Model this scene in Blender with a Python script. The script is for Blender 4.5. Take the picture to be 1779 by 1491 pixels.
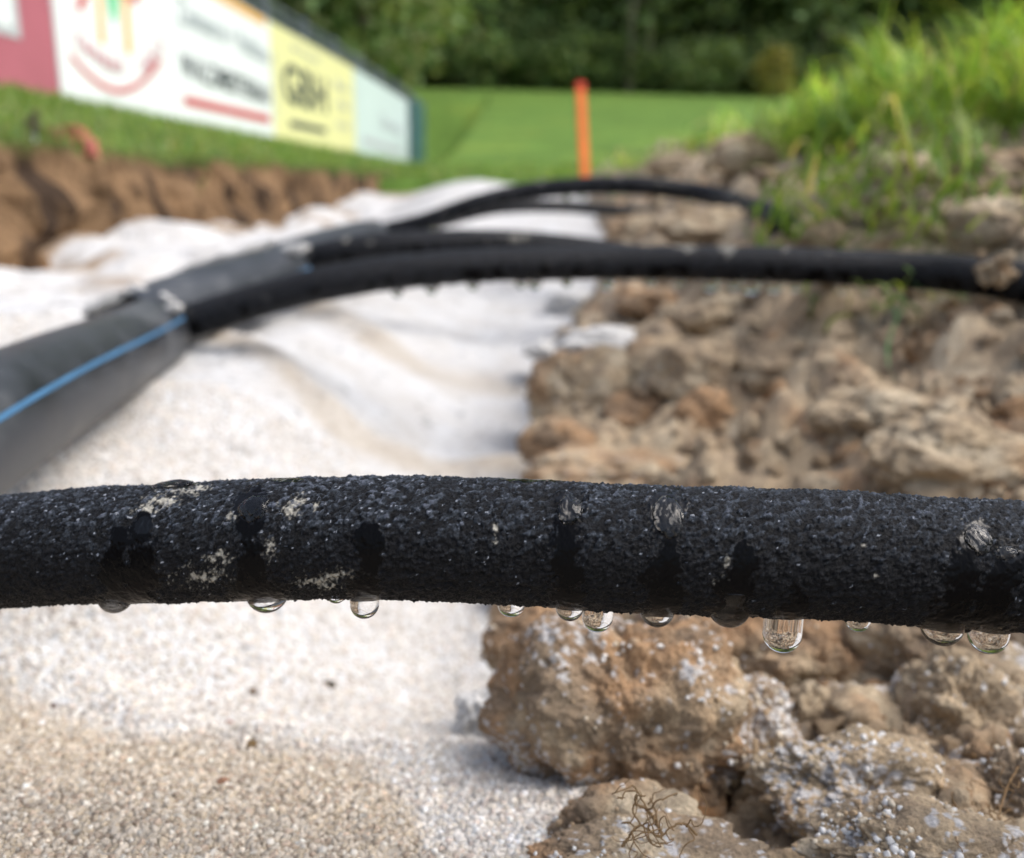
import bpy, bmesh, math, random
import numpy as np
from mathutils import Vector, Matrix, Euler

random.seed(7)
rng = np.random.default_rng(7)
for o in list(bpy.data.objects):
    bpy.data.objects.remove(o)
SC = bpy.context.scene
COL = SC.collection

# ------------------------------------------------------------------ camera
F = 1563.0                       # focal length in photo pixels (1779 wide)
PITCH = math.radians(14.1)
ROLL = math.radians(0.7)
cam_d = bpy.data.cameras.new('camera')
cam = bpy.data.objects.new('camera', cam_d)
COL.objects.link(cam)
cam_d.sensor_width = 36.0
cam_d.lens = 36.0 * F / 1779.0
cam_d.clip_start = 0.01
cam_d.clip_end = 400.0
CM = Euler((math.pi/2 - PITCH, 0, 0)).to_matrix() @ Matrix.Rotation(ROLL, 3, 'Z')
cam.matrix_world = CM.to_4x4()
cam_d.dof.use_dof = True
cam_d.dof.focus_distance = 0.141
cam_d.dof.aperture_fstop = cam_d.lens / 2.3      # 2.3 mm entrance pupil (phone lens)
SC.camera = cam
CMn = np.array(CM)

def P(px, py, d):
    """world point seen at photo pixel (px, py) at depth d metres"""
    return CM @ Vector(((px-889.5)/F*d, (745.5-py)/F*d, -d))
def PX(pts):
    q = np.asarray(pts) @ CMn       # camera coords
    d = -q[:, 2]
    return q[:, 0]/d*F+889.5, 745.5-q[:, 1]/d*F, d

# ------------------------------------------------------------------ world, sun, exposure
SUN_EL, SUN_AZ = 55.0, 98.0       # azimuth measured from +Y towards +X
w = bpy.data.worlds.new("World"); SC.world = w; w.use_nodes = True
nt = w.node_tree
bg = nt.nodes['Background']
sky = nt.nodes.new('ShaderNodeTexSky'); sky.sky_type = 'NISHITA'
sky.sun_disc = False
sky.sun_elevation = math.radians(SUN_EL)
sky.sun_rotation = math.radians(SUN_AZ)
sky.air_density = 1.0; sky.dust_density = 4.0; sky.ozone_density = 1.0
# a bright overcast veil evens the blue sky out
hs = nt.nodes.new('ShaderNodeHueSaturation'); hs.inputs['Saturation'].default_value = .72
nt.links.new(sky.outputs[0], hs.inputs['Color']); nt.links.new(hs.outputs[0], bg.inputs[0])
bg.inputs[1].default_value = 0.15
sd = bpy.data.lights.new('sun', 'SUN'); so = bpy.data.objects.new('sun', sd); COL.objects.link(so)
sd.energy = 1.0; sd.angle = math.radians(50); sd.color = (1.0, 0.98, 0.95)
el, az = math.radians(SUN_EL), math.radians(SUN_AZ)
sdir = Vector((math.sin(az)*math.cos(el), math.cos(az)*math.cos(el), math.sin(el)))
so.rotation_euler = sdir.to_track_quat('Z', 'Y').to_euler()
SC.view_settings.view_transform = 'Standard'
SC.view_settings.look = 'None'
SC.view_settings.exposure = 0.82
SC.view_settings.gamma = 1.0
SC.view_settings.use_curve_mapping = False
SC.render.engine = 'CYCLES'
SC.cycles.use_denoising = True
SC.cycles.max_bounces = 8
SC.cycles.transmission_bounces = 6
SC.cycles.caustics_refractive = False
SC.cycles.caustics_reflective = False

# ------------------------------------------------------------------ noise (numpy)
def h3(ix, iy, iz, s=0):
    n = (ix.astype(np.int64)*73856093) ^ (iy.astype(np.int64)*19349663) ^ (iz.astype(np.int64)*83492791) ^ (s*2654435761 & 0x7fffffff)
    n = n & 0x7fffffff
    n = ((n ^ (n >> 13))*1274126177) & 0x7fffffff
    n = ((n ^ (n >> 16))*668265263) & 0x7fffffff
    n = n ^ (n >> 15)
    return (n & 0xffffff)/float(0xffffff)
def vnoise(p, s=0):
    i = np.floor(p).astype(np.int64); f = p-i; f = f*f*f*(f*(f*6-15)+10)
    r = 0
    for a in (0, 1):
        wx = f[:, 0] if a else 1-f[:, 0]
        for b in (0, 1):
            wy = f[:, 1] if b else 1-f[:, 1]
            for c in (0, 1):
                wz = f[:, 2] if c else 1-f[:, 2]
                r = r + wx*wy*wz*h3(i[:, 0]+a, i[:, 1]+b, i[:, 2]+c, s)
    return r*2-1
def fbm(p, oct=4, s=0, gain=.5):
    r = 0; a = 1.0; t = 0
    for k in range(oct):
        r = r+a*vnoise(p*(2.03**k)+17.3*k, s+k); t += a; a *= gain
    return r/t
def worley(p, s=0):
    """3D F1 distance and the random value of the nearest cell"""
    i = np.floor(p).astype(np.int64)
    best = np.full(len(p), 9.0); val = np.zeros(len(p))
    for a in (-1, 0, 1):
        for b in (-1, 0, 1):
            for c in (-1, 0, 1):
                jx, jy, jz = i[:, 0]+a, i[:, 1]+b, i[:, 2]+c
                dx = jx+h3(jx, jy, jz, s+1)-p[:, 0]; dy = jy+h3(jx, jy, jz, s+2)-p[:, 1]; dz = jz+h3(jx, jy, jz, s+3)-p[:, 2]
                d = dx*dx+dy*dy+dz*dz
                m = d < best
                best = np.where(m, d, best); val = np.where(m, h3(jx, jy, jz, s+4), val)
    return np.sqrt(best), val
def worley2(u, v, s=0):
    iu = np.floor(u).astype(np.int64); iv = np.floor(v).astype(np.int64); z = np.zeros_like(iu)
    best = np.full(len(u), 9.0); val = np.zeros(len(u))
    for a in (-1, 0, 1):
        for b in (-1, 0, 1):
            ju, jv = iu+a, iv+b
            d = (ju+h3(ju, jv, z, s+1)-u)**2+(jv+h3(ju, jv, z, s+2)-v)**2
            m = d < best
            best = np.where(m, d, best); val = np.where(m, h3(ju, jv, z, s+4), val)
    return np.sqrt(best), val
def sst(a, b, x):
    t = np.clip((np.asarray(x, float)-a)/(b-a), 0, 1); return t*t*(3-2*t)
def A3(x, y, z): return np.stack([np.asarray(x, float), np.asarray(y, float), np.asarray(z, float)], 1)

# ------------------------------------------------------------------ object helpers
def mesh_np(name, V, Fc, mats, cols=None, fl=None, smooth=True, midx=None):
    V = np.asarray(V, np.float32); Fc = np.asarray(Fc, np.int32)
    me = bpy.data.meshes.new(name)
    n, k = Fc.shape
    me.vertices.add(len(V)); me.vertices.foreach_set('co', V.ravel())
    me.loops.add(n*k); me.loops.foreach_set('vertex_index', Fc.ravel())
    me.polygons.add(n); me.polygons.foreach_set('loop_start', np.arange(n, dtype=np.int32)*k)
    me.update(calc_edges=True)
    me.polygons.foreach_set('use_smooth', np.full(n, smooth))
    for m in (mats if isinstance(mats, (list, tuple)) else [mats]): me.materials.append(m)
    if midx is not None: me.polygons.foreach_set('material_index', np.asarray(midx, np.int32))
    if cols is not None:
        a = me.attributes.new('tint', 'FLOAT_COLOR', 'POINT')
        c = np.ones((len(V), 4), np.float32); c[:, :3] = cols; a.data.foreach_set('color', c.ravel())
    for key, v in (fl or {}).items():
        a = me.attributes.new(key, 'FLOAT', 'POINT'); a.data.foreach_set('value', np.asarray(v, np.float32))
    me.update()
    return me
def link(name, me, parent=None, loc=None):
    o = bpy.data.objects.new(name, me); COL.objects.link(o)
    if parent is not None: o.parent = parent
    if loc is not None: o.location = loc
    return o
def tag(o, label=None, cat=None, group=None, kind=None):
    if label: o['label'] = label
    if cat: o['category'] = cat
    if group: o['group'] = group
    if kind: o['kind'] = kind
    return o
def empty(name, loc, label, cat, group=None):
    o = bpy.data.objects.new(name, None); COL.objects.link(o); o.location = loc; o.empty_display_size = .05
    return tag(o, label, cat, group)
def grid_faces(nr, nc):
    i = np.arange(nr-1)[:, None]*nc+np.arange(nc-1)[None, :]
    return np.stack([i, i+1, i+nc+1, i+nc], -1).reshape(-1, 4)
def ico(sub):
    bm = bmesh.new(); bmesh.ops.create_icosphere(bm, subdivisions=sub, radius=1)
    bm.verts.ensure_lookup_table()
    V = np.array([v.co[:] for v in bm.verts]); Fc = np.array([[v.index for v in f.verts] for f in bm.faces]); bm.free()
    return V, Fc
_ico = {}
def icoc(sub):
    if sub not in _ico: _ico[sub] = ico(sub)
    return _ico[sub]
def box_me(name, sx, sy, sz, mat, bevel=0.0, base=False):
    bm = bmesh.new(); bmesh.ops.create_cube(bm, size=1)
    bmesh.ops.scale(bm, vec=(sx, sy, sz), verts=bm.verts)
    if base: bmesh.ops.translate(bm, vec=(0, 0, sz/2), verts=bm.verts)
    if bevel: bmesh.ops.bevel(bm, geom=bm.edges[:], offset=bevel, segments=2, affect='EDGES')
    me = bpy.data.meshes.new(name); bm.to_mesh(me); bm.free(); me.materials.append(mat); return me

# ------------------------------------------------------------------ materials
def newmat(name):
    m = bpy.data.materials.new(name); m.use_nodes = True
    return m, m.node_tree, m.node_tree.nodes['Principled BSDF']
def node(nt, t, **kw):
    n = nt.nodes.new(t)
    for k, v in kw.items(): setattr(n, k, v)
    return n
def noise_n(nt, scale, detail=6, rough=.6):
    tc = node(nt, 'ShaderNodeTexCoord'); n = node(nt, 'ShaderNodeTexNoise')
    n.inputs['Scale'].default_value = scale; n.inputs['Detail'].default_value = detail; n.inputs['Roughness'].default_value = rough
    nt.links.new(tc.outputs['Object'], n.inputs['Vector']); return n
def ramp(nt, src, stops):
    r = node(nt, 'ShaderNodeValToRGB'); e = r.color_ramp.elements
    while len(e) > 1: e.remove(e[-1])
    e[0].position = stops[0][0]; e[0].color = stops[0][1]
    for p, c in stops[1:]:
        x = e.new(p); x.color = c
    nt.links.new(src, r.inputs[0]); return r
def mixc(nt, a, b, fac, mode='MIX'):
    m = node(nt, 'ShaderNodeMix', data_type='RGBA', blend_type=mode)
    for sock, v in ((6, a), (7, b), (0, fac)):
        if hasattr(v, 'links') or hasattr(v, 'is_output'): nt.links.new(v, m.inputs[sock])
        else: m.inputs[sock].default_value = v
    return m.outputs[2]
def bump(nt, b, src, strength, dist):
    n = node(nt, 'ShaderNodeBump'); n.inputs['Strength'].default_value = strength; n.inputs['Distance'].default_value = dist
    nt.links.new(src, n.inputs['Height']); nt.links.new(n.outputs[0], b.inputs['Normal']); return n

def tint_mat(name, rough=.9, spec=.3, nscale=900, namt=.35, bdist=.0006, instancer=False):
    m, nt, b = newmat(name)
    at = node(nt, 'ShaderNodeAttribute', attribute_name='tint')
    if instancer: at.attribute_type = 'INSTANCER'
    n = noise_n(nt, nscale)
    r = ramp(nt, n.outputs[0], [(.3, (1-namt, 1-namt, 1-namt, 1)), (.7, (1+namt*.4, 1+namt*.4, 1+namt*.4, 1))])
    nt.links.new(mixc(nt, at.outputs['Color'], r.outputs[0], 1.0, 'MULTIPLY'), b.inputs['Base Color'])
    b.inputs['Roughness'].default_value = rough; b.inputs['Specular IOR Level'].default_value = spec
    if bdist: bump(nt, b, n.outputs[0], 1.0, bdist)
    return m
M_soil = tint_mat('soil_crumb', .93, .2, 1100, .4, .0012)
M_sand = tint_mat('sand', .85, .3, 1500, .14, .0004)
M_grain = tint_mat('quartz_grain', .35, .5, 3000, .12, 0, True)
M_earth = tint_mat('earth', .95, .15, 60, .45, .01)

def leaf_mat(name, trans=.35, rough=.6):
    m, nt, b = newmat(name)
    at = node(nt, 'ShaderNodeAttribute', attribute_name='tint')
    nt.links.new(at.outputs['Color'], b.inputs['Base Color'])
    b.inputs['Roughness'].default_value = rough; b.inputs['Specular IOR Level'].default_value = .3
    t = node(nt, 'ShaderNodeBsdfTranslucent')
    g = mixc(nt, at.outputs['Color'], (1.3, 1.25, .5, 1), 1.0, 'MULTIPLY')
    nt.links.new(g, t.inputs[0])
    mx = node(nt, 'ShaderNodeMixShader'); mx.inputs[0].default_value = trans
    nt.links.new(b.outputs[0], mx.inputs[1]); nt.links.new(t.outputs[0], mx.inputs[2])
    nt.links.new(mx.outputs[0], nt.nodes['Material Output'].inputs[0])
    return m
M_grass = leaf_mat('grass_blade', .4, .45)
M_leaf = leaf_mat('tree_leaf', .3, .6)

def simple(name, col, rough=.5, spec=.5, nscale=None, namt=.2, bd=0, metal=0):
    m, nt, b = newmat(name)
    b.inputs['Base Color'].default_value = (*col, 1); b.inputs['Roughness'].default_value = rough
    b.inputs['Specular IOR Level'].default_value = spec; b.inputs['Metallic'].default_value = metal
    if nscale:
        n = noise_n(nt, nscale)
        r = ramp(nt, n.outputs[0], [(.3, tuple(c*(1-namt) for c in col)+(1,)), (.7, tuple(min(1, c*(1+namt)) for c in col)+(1,))])
        nt.links.new(r.outputs[0], b.inputs['Base Color'])
        if bd: bump(nt, b, n.outputs[0], .6, bd)
    return m
M_white = simple('banner_white', (.80, .84, .86), .45, .4, 3, .03)
M_pale = simple('banner_pale', (.62, .74, .72), .45, .4, 3, .05)
M_yellow = simple('banner_yellow', (.80, .78, .40), .45, .4, 3, .04)
M_redb = simple('banner_red', (.42, .13, .17), .45, .4, 3, .08)
M_greyb = simple('banner_grey', (.50, .52, .55), .45, .4, 5, .25)
M_ired = simple('print_red', (.55, .07, .08), .45, .4, 6, .1)
M_iredp = simple('print_pale_red', (.60, .22, .27), .45, .4, 6, .1)
M_iorg = simple('print_orange', (.85, .48, .14), .45, .4, 6, .08)
M_igrn = simple('print_green', (.20, .62, .34), .45, .4, 6, .1)
M_igry = simple('print_grey', (.34, .39, .42), .45, .4, 6, .1)
M_iblk = simple('print_dark', (.05, .065, .075), .45, .4, 6, .1)
M_steel = simple('galvanised_steel', (.30, .33, .36), .45, .5, 12, .2, 0, .6)
M_dark = simple('dark_metal', (.11, .13, .14), .5, .5, 12, .2)
M_gpost = simple('green_post', (.10, .24, .24), .5, .5, 12, .15)
M_bark = simple('bark', (.13, .105, .08), .9, .2, 6, .4, .02)
M_brick = simple('red_brick', (.50, .17, .13), .85, .2, 60, .25, .004)
M_stake = simple('orange_stake_paint', (.80, .16, .02), .55, .4, 40, .15, .001)
M_stakered = simple('red_stake_paint', (.62, .04, .015), .55, .4, 40, .15, .001)
M_root = simple('root_fibre', (.22, .14, .07), .8, .2, 900, .3)
M_stone = simple('pale_stone', (.5, .52, .5), .8, .3, 100, .2, .002)
M_stem = simple('dead_stem', (.10, .07, .06), .8, .2, 100, .3)
M_blue = simple('blue_stripe', (.06, .16, .29), .4, .4, 60, .12)

def water_mat():
    m, nt, b = newmat('water')
    b.inputs['Base Color'].default_value = (1, 1, 1, 1); b.inputs['Roughness'].default_value = 0.0
    b.inputs['IOR'].default_value = 1.333; b.inputs['Transmission Weight'].default_value = 1.0
    return m
M_water = water_mat()

def rubber_mat(name='crumb_rubber'):
    m, nt, b = newmat(name)
    wet = node(nt, 'ShaderNodeAttribute', attribute_name='wet')
    mud = node(nt, 'ShaderNodeAttribute', attribute_name='mud')
    cell = node(nt, 'ShaderNodeAttribute', attribute_name='cell')
    n = noise_n(nt, 2600, 5, .7)
    base = ramp(nt, cell.outputs['Fac'], [(0, (.002, .0023, .003, 1)), (.4, (.005, .006, .009, 1)), (.66, (.020, .025, .033, 1)), (.88, (.055, .067, .086, 1)), (.985, (.12, .135, .175, 1)), (1, (.30, .32, .36, 1))])  # brightest stop colours the painted glints
    c2 = mixc(nt, base.outputs[0], (.58, .55, .47, 1), mud.outputs['Fac'])
    c3 = mixc(nt, c2, (.003, .003, .0035, 1), wet.outputs['Fac'])
    nt.links.new(c3, b.inputs['Base Color'])
    r = node(nt, 'ShaderNodeMapRange'); r.inputs[3].default_value = .5; r.inputs[4].default_value = .26
    nt.links.new(wet.outputs['Fac'], r.inputs[0])
    fl0 = node(nt, 'ShaderNodeAttribute', attribute_name='film'); rm = node(nt, 'ShaderNodeMath', operation='MULTIPLY_ADD', use_clamp=True); rm.inputs[1].default_value = -.18
    nt.links.new(fl0.outputs['Fac'], rm.inputs[0]); nt.links.new(r.outputs[0], rm.inputs[2]); nt.links.new(rm.outputs[0], b.inputs['Roughness'])
    sp_ = node(nt, 'ShaderNodeMapRange'); sp_.inputs[3].default_value = .26; sp_.inputs[4].default_value = .07
    nt.links.new(wet.outputs['Fac'], sp_.inputs[0])
    fl_ = node(nt, 'ShaderNodeAttribute', attribute_name='film'); ad = node(nt, 'ShaderNodeMath', operation='MULTIPLY_ADD'); ad.inputs[1].default_value = .20
    nt.links.new(fl_.outputs['Fac'], ad.inputs[0]); nt.links.new(sp_.outputs[0], ad.inputs[2]); nt.links.new(ad.outputs[0], b.inputs['Specular IOR Level'])
    bp = bump(nt, b, n.outputs[0], 1.0, .0006)
    inv = node(nt, 'ShaderNodeMath', operation='SUBTRACT'); inv.inputs[0].default_value = 1.0
    nt.links.new(wet.outputs['Fac'], inv.inputs[1]); nt.links.new(inv.outputs[0], bp.inputs['Strength'])
    return m
M_rubber = rubber_mat()

def pipe_mat():
    m, nt, b = newmat('grey_polyethylene')
    n = noise_n(nt, 25, 5, .6); n2 = noise_n(nt, 700, 4, .7)
    r = ramp(nt, n.outputs[0], [(.35, (.010, .012, .015, 1)), (.55, (.026, .030, .037, 1)), (.75, (.10, .105, .11, 1))])
    nt.links.new(r.outputs[0], b.inputs['Base Color'])
    rr = ramp(nt, n.outputs[0], [(.3, (.36, .36, .36, 1)), (.7, (.55, .55, .55, 1))])
    b.inputs['Specular IOR Level'].default_value = .75
    nt.links.new(rr.outputs[0], b.inputs['Roughness'])
    bump(nt, b, n2.outputs[0], .2, .0004)
    return m
M_pipe = pipe_mat()

# ------------------------------------------------------------------ terrain functions
SY = [-2.0, .00, .149, .174, .212, .25, .288, .369, .475, .795, 1.21, 2.05, 4.15, 4.8, 8.0]
SZ = [-.10, -.10, -.124, -.130, -.141, -.160, -.170, -.174, -.162, -.125, -.110, -.060, .085, -.02, -.2]
def sand_base(Y): return np.interp(Y, SY, SZ)
def xb(Y): return np.interp(Y, [-2, .10, .174, .22, .30, .38, .52, .70, 1.25, 2.0, 4.0, 8], [.03, .03, .008, .000, -.018, -.016, .000, .014, .11, .19, .28, .4])
lipP = [P(-60, 232, 1.15), P(0, 236, 1.25), P(230, 262, 1.75), P(450, 280, 2.6), P(700, 298, 5.2)]
LY = [p.y for p in lipP]; LX = [p.x for p in lipP]; LZ = [p.z for p in lipP]
def lip(Y):
    return np.interp(Y, [-3, 0]+LY+[7, 12], [-.66, -.66]+LX+[-.62, -.6]), np.interp(Y, [-3, 0]+LY+[7, 12], [.07, .075]+LZ+[.22, .3])
bd = [P(103, 160, 4.4), P(476, 243, 7.6), P(617, 264, 10.6), P(709, 286, 14.0)]
dirv = (bd[1]-bd[0]).normalized()
bd0 = bd[0]-dirv*3.6
BY = [bd0.y]+[p.y for p in bd]; BX = [bd0.x]+[p.x for p in bd]; BZ = [bd0.z]+[p.z for p in bd]
def ridge(X, Y, x0, y0, x1, y1, wdt, h):
    dx, dy = x1-x0, y1-y0; L = dx*dx+dy*dy
    t = np.clip(((X-x0)*dx+(Y-y0)*dy)/L, 0, 1)
    d = np.hypot(X-x0-t*dx, Y-y0-t*dy)
    return h*np.exp(-(d/wdt)**2)
RIMX, RIMY = [-.30, -.12, -.10, -.07, -.04, -.02], [.26, .24, .222, .214, .210, .200]
def z_sand(X, Y, fine=True):
    z = sand_base(Y)
    lx, lz = lip(Y)
    z = z+.072*sst(-.02, -.165, X)*sst(.2, .33, Y)*(1-.72*sst(.42, .9, Y))
    z = z+.036*sst(-.215, -.255, X)*sst(.22, .36, Y)*(1-sst(.46, .70, Y))
    z = z-.085*sst(-.2, -.5, X)*sst(1.4, 2.5, Y)*(1-sst(3.6, 5.4, Y))-.03*sst(.02, .05, X-xb(Y))
    z = z+.024*sst(.42, 0.0, X-lx)*(.2+.8*sst(1.2, 1.8, Y))*(1-.8*sst(3, 4.5, Y))*(1+1.3*fbm(A3(X*7, Y*5, 0*X), 3, 5))
    # the near mound rises at the left, a hollow lies behind it
    z = z+.006*sst(0, -.14, X)*sst(.25, .15, Y)
    z = z-.012*np.exp(-((X+.03)/.06)**2-((Y-.31)/.05)**2)+.0035*np.exp(-((Y-np.interp(X, RIMX, RIMY))/.008)**2)*sst(.0, -.04, X)
    # rake ridges
    z = z+ridge(X, Y, -.21, .62, -.10, .50, .014, .005)+ridge(X, Y, -.10, .50, .02, .53, .014, .005)
    z = z+ridge(X, Y, -.22, .95, -.10, .70, .018, .006)+ridge(X, Y, -.10, .70, .03, .70, .02, .006)
    z = z+ridge(X, Y, -.05, 1.3, .08, 1.0, .03, .012)
    z = z+.006*fbm(A3(X*14, Y*14, 0*X+3), 3, 11)*sst(.1, .5, Y)+.0022*fbm(A3(X*60, Y*60, 0*X+3), 4, 12)+.012*fbm(A3(X*3, Y*3, 0*X), 2, 13)*sst(.8, 2.5, Y)+.035*fbm(A3(X*8, Y*6, 0*X), 4, 14)*sst(-.26, -.45, X)*sst(.5, .9, Y)*(1-sst(3, 4.5, Y))
    if fine:
        d, v = worley(A3(X/.0016, Y/.0016, z*0), 21)
        z = z+.0006*(v*.7+.3)*(1-np.minimum(d, 1)**2)*sst(.9, .3, Y)
    return z
def z_bank(X, Y, fine=True):
    zs = sand_base(Y)
    e = X-xb(Y)
    a = np.interp(Y, [0, .2, .30, .40, 1.2, 2.0, 4], [.12, .16, .36, .50, .55, .7, .7])
    wob = .012*fbm(A3(X*25, Y*25, 0*X), 3, 31)*(1+Y)
    e2 = e+wob
    z = zs-.045+(.036+.024*sst(.33, .55, Y))*sst(-.012, .018*(1+Y), e2)+a*np.maximum(e2, 0)
    cap = np.interp(Y, [0, .4, .7, 1.6, 3, 6], [.02, .03, .045, .108, .15, .2])
    z = z-.024*np.exp(-((Y-.50)/.08)**2)*sst(.05, .12, X)
    k = .03
    z = -k*np.log(np.exp(-z/k)+np.exp(-(cap+.10*(X-.3))/k))
    p = A3(X*9, Y*9, z*9)
    lum = fbm(p*2.2, 4, 33)
    z = z+(.026*lum+.03*np.abs(fbm(A3(X*22, Y*22, 0*X), 3, 36))-.008)*sst(-.01, .03, e)*(.5+.6*Y.clip(0, 2))
    dd, vv = worley(A3(X*26, Y*26, 0*X), 38); z = z+.016*(.55-dd)*sst(.0, .03, e)*(.5+Y.clip(0, 1.5))
    if fine:
        d, v = worley(A3(X/.012, Y/.012, z/.012), 40)
        z = z+.006*(1-d)*v*sst(-.01, .02, e)
        z = z+.0022*fbm(A3(X*400, Y*400, z*400), 3, 45)*sst(1.2, .4, Y)
    return z
def z_lawn(X, Y):
    mead = np.interp(Y, [-5, 0, 2.5, 4.2, 6, 9, 12, 20, 30, 45, 80], [.03, .03, .12, .10, .16, .42, .85, 2.05, 3.50, 4.6, 6])-.018*np.clip(X, 0, 40)*sst(8, 25, Y)
    lx, lz = lip(Y)
    bx = np.interp(Y, BY, BX); bz = np.interp(Y, BY, BZ)
    t = np.clip((lx-X)/(lx-bx), 0, 3)
    left = np.where(t < 1, lz+(bz-.03-lz)*t, bz-.03+.02*(t-1))
    wgt = sst(0, .15, lx-X)*sst(24, 16, Y)*1.0
    wgt = np.where(X < lx, np.maximum(wgt, sst(9, 5, Y)), wgt)
    z = left*wgt+mead*(1-wgt)
    # trench cut
    cap = np.interp(Y, [0, .4, .7, 1.6, 3, 6], [.02, .03, .045, .108, .15, .2])
    rgt = np.where(X > 0, cap+.10*(X-.3)-.012, z)
    z = np.where((X > 0) & (Y < 6), rgt*sst(5, 3.5, Y)+z*(1-sst(5, 3.5, Y)), z)
    inside = (X > lx+.0) & (X < .50+.05*Y) & (Y < 4.5)
    z = np.where(inside, np.minimum(z, -.6), z)
    z = z+.025*fbm(A3(X*.9, Y*.9, 0*X), 3, 50)*sst(6, 12, Y)
    return z

def hit(px, py, d0=.15, d1=6):
    ds = np.exp(np.linspace(math.log(d0), math.log(d1), 500)); w_ = np.array([P(px, py, d)[:] for d in ds])
    g_ = np.maximum(z_bank(w_[:, 0], w_[:, 1], False), z_sand(w_[:, 0], w_[:, 1], False))
    k_ = np.nonzero(w_[:, 2] < g_)[0]
    return float(ds[k_[0]]) if len(k_) else None


def fan(Ys, half, nc):
    s = np.linspace(-1, 1, nc)
    W = half(Ys)
    return s[None, :]*W[:, None], np.repeat(Ys[:, None], nc, 1)

# --- sand bed
Ys = np.concatenate([np.linspace(-1.5, .09, 24, endpoint=False), np.exp(np.linspace(math.log(.09), math.log(1.3), 500)), np.exp(np.linspace(math.log(1.31), math.log(6), 110))])
X, Y = fan(Ys, lambda y: .72*(np.abs(y)+.16)+.02, 520)
X = X.ravel(); Y = Y.ravel()
Z = z_sand(X, Y)
rimpx = [(-100, 1170), (0, 1200), (150, 1262), (300, 1300), (500, 1318), (600, 1330), (670, 1370), (700, 1430), (725, 1500), (740, 1600)]
def on_plane(px, py, z):
    r = P(px, py, 1.0); t = z/r.z; return r*t
rimXY = [on_plane(a, b, -.142) for a, b in rimpx]
RX = [p.x for p in rimXY]; RY = [p.y for p in rimXY]
def damp_mask(X, Y):
    f = np.interp(X, RX, RY)
    return sst(.006, -.012, Y-f+.006*fbm(A3(X*60, Y*60, 0*X), 3, 60))
damp = damp_mask(X, Y)
dry = np.array([.545, .54, .53]); wetc = np.array([.42, .365, .295])
strk = np.clip((ridge(X, Y, -.205, .60, -.10, .485, .012, 1)+ridge(X, Y, -.10, .485, .0, .52, .014, 1)+ridge(X, Y, -.22, .93, -.10, .68, .02, .9)+ridge(X, Y, -.10, .68, .01, .68, .02, .8)), 0, 1)
nz = fbm(A3(X*20, Y*20, 0*X), 4, 61)
far = sst(.35, .9, Y)
stain = sst(-.30, -.5, X)*sst(.0, .35, fbm(A3(X*9, Y*6, 0*X), 4, 63))*.9
mixf = np.clip(damp*.95+strk*.75+.18*sst(.1, .6, nz)+.25*sst(.3, 1.0, -X)*sst(.0, .4, nz), 0, 1)
cols = dry[None]*(1-mixf[:, None])+wetc[None]*mixf[:, None]
dW, vW = worley(A3(X/.0016, Y/.0016, 0*X), 21)
cols = cols*(1-.22*((vW-.5)*2)[:, None]*sst(.7, .3, Y)[:, None]*np.array([.8, 1, 1.2]))
big_ = fbm(A3(X*45, Y*45, 0*X), 4, 64); cols = cols*(1+.16*big_[:, None]*np.array([.8, 1, 1.25]))
cols = cols*(1-stain[:, None])+np.array([.30, .21, .13])*stain[:, None]
spk = (fbm(A3(X*140, Y*140, 0*X), 2, 66) > .62)
cols[spk] *= .62
me = mesh_np('sand_bed', A3(X, Y, Z), grid_faces(len(Ys), 520), M_sand, np.clip(cols, 0, .8))
tag(link('sand_bed', me), 'white and beige sand bed raked along the bottom of the trench', kind='structure')

# --- soil bank on the right
def soil_cols(Pn, seed, hue=0.0, white=0.0, dark=0.0):
    n1 = fbm(Pn*28+seed, 4, 70); n2 = fbm(Pn*75+seed, 3, 74); n3 = fbm(Pn*260+seed, 3, 78)
    tan = np.array([.44, .325, .20]); org = np.array([.37, .195, .080]); brn = np.array([.185, .120, .070]); pal = np.array([.57, .47, .33])
    f = sst(.05, .45, n1+hue)[:, None]
    c = tan*(1-f)+org*f
    g = sst(.0, .5, n2+dark)[:, None]*.75
    c = c*(1-g)+brn*g
    h = sst(.12, .5, -n2-n1*.5-hue*.4)[:, None]*.8
    c = c*(1-h)+pal*h
    c = c*(1+.45*n3[:, None])
    if white > 0:
        dw, vw = worley(Pn*430+seed, 83); dw2, vw2 = worley(Pn*900+seed, 84)
        patch = .30+2.0*fbm(Pn*62+seed, 3, 85)
        thr = 1-white*1.5*np.clip(patch, .05, 1.4)
        ww = np.maximum((vw > thr)*sst(.6, .4, dw), (vw2 > thr)*sst(.6, .4, dw2))[:, None]
        c = c*(1-ww)+np.array([.66, .65, .66])*ww
    c = c*.80+.20*np.array([.62, .55, .44])
    return np.clip(c, .01, .75)
Ys = np.concatenate([np.linspace(-1.5, .09, 16, endpoint=False), np.exp(np.linspace(math.log(.09), math.log(1.4), 470)), np.exp(np.linspace(math.log(1.41), math.log(5), 90))])
s = np.linspace(0, 1, 430)
W = .80*(np.abs(Ys)+.22)
X = (-.06+s[None, :]*W[:, None]); Y = np.repeat(Ys[:, None], 430, 1)
X = (X+xb(Y)*.8).ravel(); Y = Y.ravel()
Z = z_bank(X, Y)
c = soil_cols(A3(X, Y, Z)*np.array([1, 1, 1]), 3.0, hue=-.06, white=.0, dark=.05)
c[Y < .33] = soil_cols(A3(X, Y, Z)[Y < .33], 3.0, hue=.0, white=.2, dark=.1)
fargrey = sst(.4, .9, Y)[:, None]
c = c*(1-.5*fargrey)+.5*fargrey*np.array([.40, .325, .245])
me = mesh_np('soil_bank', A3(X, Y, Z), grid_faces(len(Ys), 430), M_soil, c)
tag(link('soil_bank', me), 'crumbly tan and rusty brown soil bank rising on the right side', kind='structure')

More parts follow.
